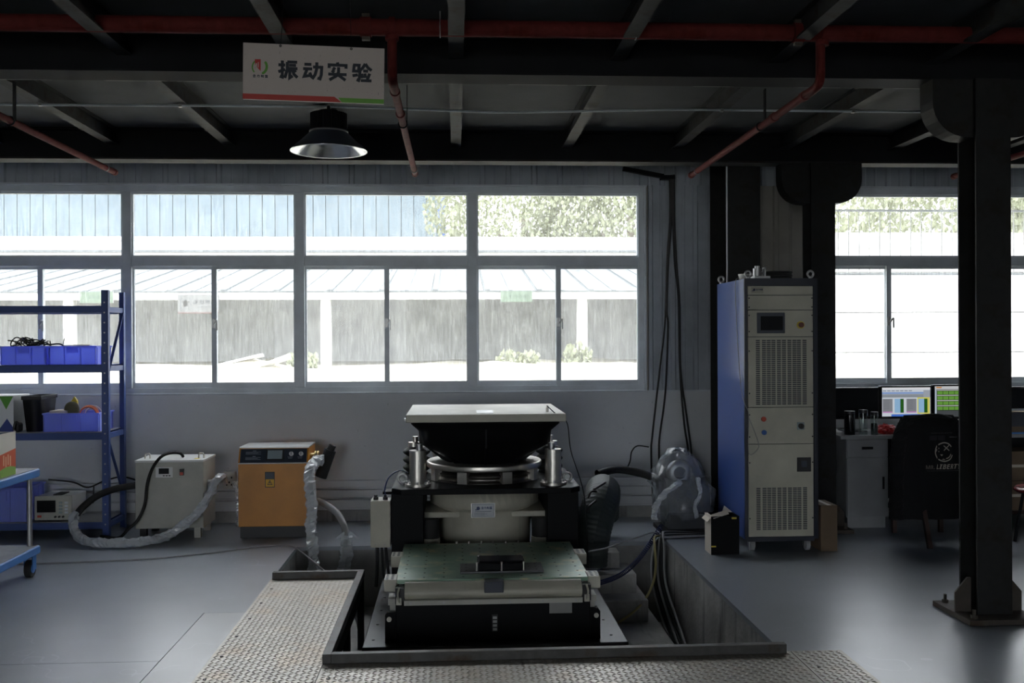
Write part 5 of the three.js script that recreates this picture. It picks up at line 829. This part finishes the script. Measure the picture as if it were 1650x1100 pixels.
// ---------------------------------------------------------------- cables on the wall and in the pit
{
  const o = thing('hanging_cables', 'bundle of black cables hanging down the wall right of the wide window', 'cables', [1.85, 0.05, -8.5]);
  const main = (dx, pts) => wpart('cable', tube(pts.map(([x, y]) => [x + dx, y, -8.52 + dx]), 0.0085, 80, 8), mt.rubber, o);
  main(0, [[1.86, 2.97], [1.862, 2.6], [1.835, 2.226], [1.815, 1.716], [1.762, 1.26], [1.70, 0.724], [1.688, 0.57], [1.70, 0.2], [1.72, 0.05]]); main(0.012, [[1.86, 2.97], [1.86, 2.6], [1.83, 2.226], [1.815, 1.8], [1.825, 1.65], [1.80, 1.1], [1.75, 0.72], [1.742, 0.56], [1.75, 0.2], [1.76, 0.05]]);
  main(0.018, [[1.865, 2.97], [1.865, 2.6], [1.88, 2.2], [1.91, 1.904], [1.92, 1.3], [1.955, 0.829], [1.99, 0.58], [2.0, 0.3], [2.0, 0.05]]); main(0.03, [[1.862, 2.97], [1.862, 2.6], [1.88, 2.2], [1.905, 1.85], [1.91, 1.3], [1.96, 0.9], [2.0, 0.6], [2.02, 0.3], [2.02, 0.05]]);
  wpart('cable_tray', [bar([1.45, 3.02, -8.5], [1.80, 2.955, -8.5], 0.035, 0.05), bx(1.78, 1.9, 2.93, 2.965, -8.56, -8.48)], mt.steelDark, o);
}
solo('sensor_lead', 'thin black lead curling on the wall beside the wrapped blower', 'cable', tube([[1.66, 0.62, -8.48], [1.56, 0.63, -8.48], [1.51, 0.58, -8.48], [1.49, 0.5, -8.45], [1.44, 0.42, -8.4]], 0.006, 30, 6), mt.rubber);
{
  const pts = []; for (let k = 0; k <= 420; k++) { const t = k / 420, a = k * 0.75, s = Math.sin(t * Math.PI); pts.push([1.585 + (0.95 - 1.585) * t + 0.015 * Math.cos(a), 0.10 - 0.20 * t - 0.10 * s + 0.015 * Math.sin(a), -7.62 + 0.95 * t]); }
  solo('coiled_air_hose', 'dark blue coiled air hose hanging from the blower to the machine', 'hose', norm(new THREE.TubeGeometry(new THREE.CatmullRomCurve3(pts.map(V)), 1700, 0.003, 5)), mt.blueHose);
}
solo('slip_table_cable', 'thin pale cable stretched from the slip table to the pit edge', 'cable', tube([[0.86, 0.17, -6.42], [1.0, 0.14, -6.65], [1.15, 0.11, -6.95], [1.32, 0.10, -7.2], [1.50, 0.075, -7.5], [1.62, 0.02, -7.6], [1.75, 0.012, -7.62]], 0.006, 60, 6), mt.greyCable);
solo('yellow_cable', 'dull yellow cable drooping over the back corner of the pit', 'cable', tube([[1.6, 0.02, -7.66], [1.50, 0.05, -7.45], [1.47, 0.0, -7.30], [1.46, -0.12, -7.22], [1.42, -0.24, -7.15], [1.30, -0.34, -6.98], [1.12, -0.42, -6.85], [0.98, -0.445, -6.8]], 0.009, 70, 8), mt.cableYellow);
{ const o = thing('pit_cables', 'bunch of black cables spilling over the back right corner of the pit', 'cables', [1.5, -0.6, -7.4]); for (let k = 0; k < 7; k++) { const d = k * 0.014; wpart('cable', tube([[1.95, 0.012, -7.66 - d], [1.65, 0.014 + d * 0.3, -7.62 - d], [1.54 + d * 0.4, 0.02 + d * 0.4, -7.50], [1.48 + d, -0.04, -7.42], [1.45 + d, -0.25, -7.3 + d], [1.49 + d * 0.9, -0.5, -7.1 + d * 3], [1.52, -0.59, -6.8 + d * 6]], 0.009, 60, 8), k % 3 ? mt.rubber : mt.greyCable, o); } }

renderer.render(scene, camera);
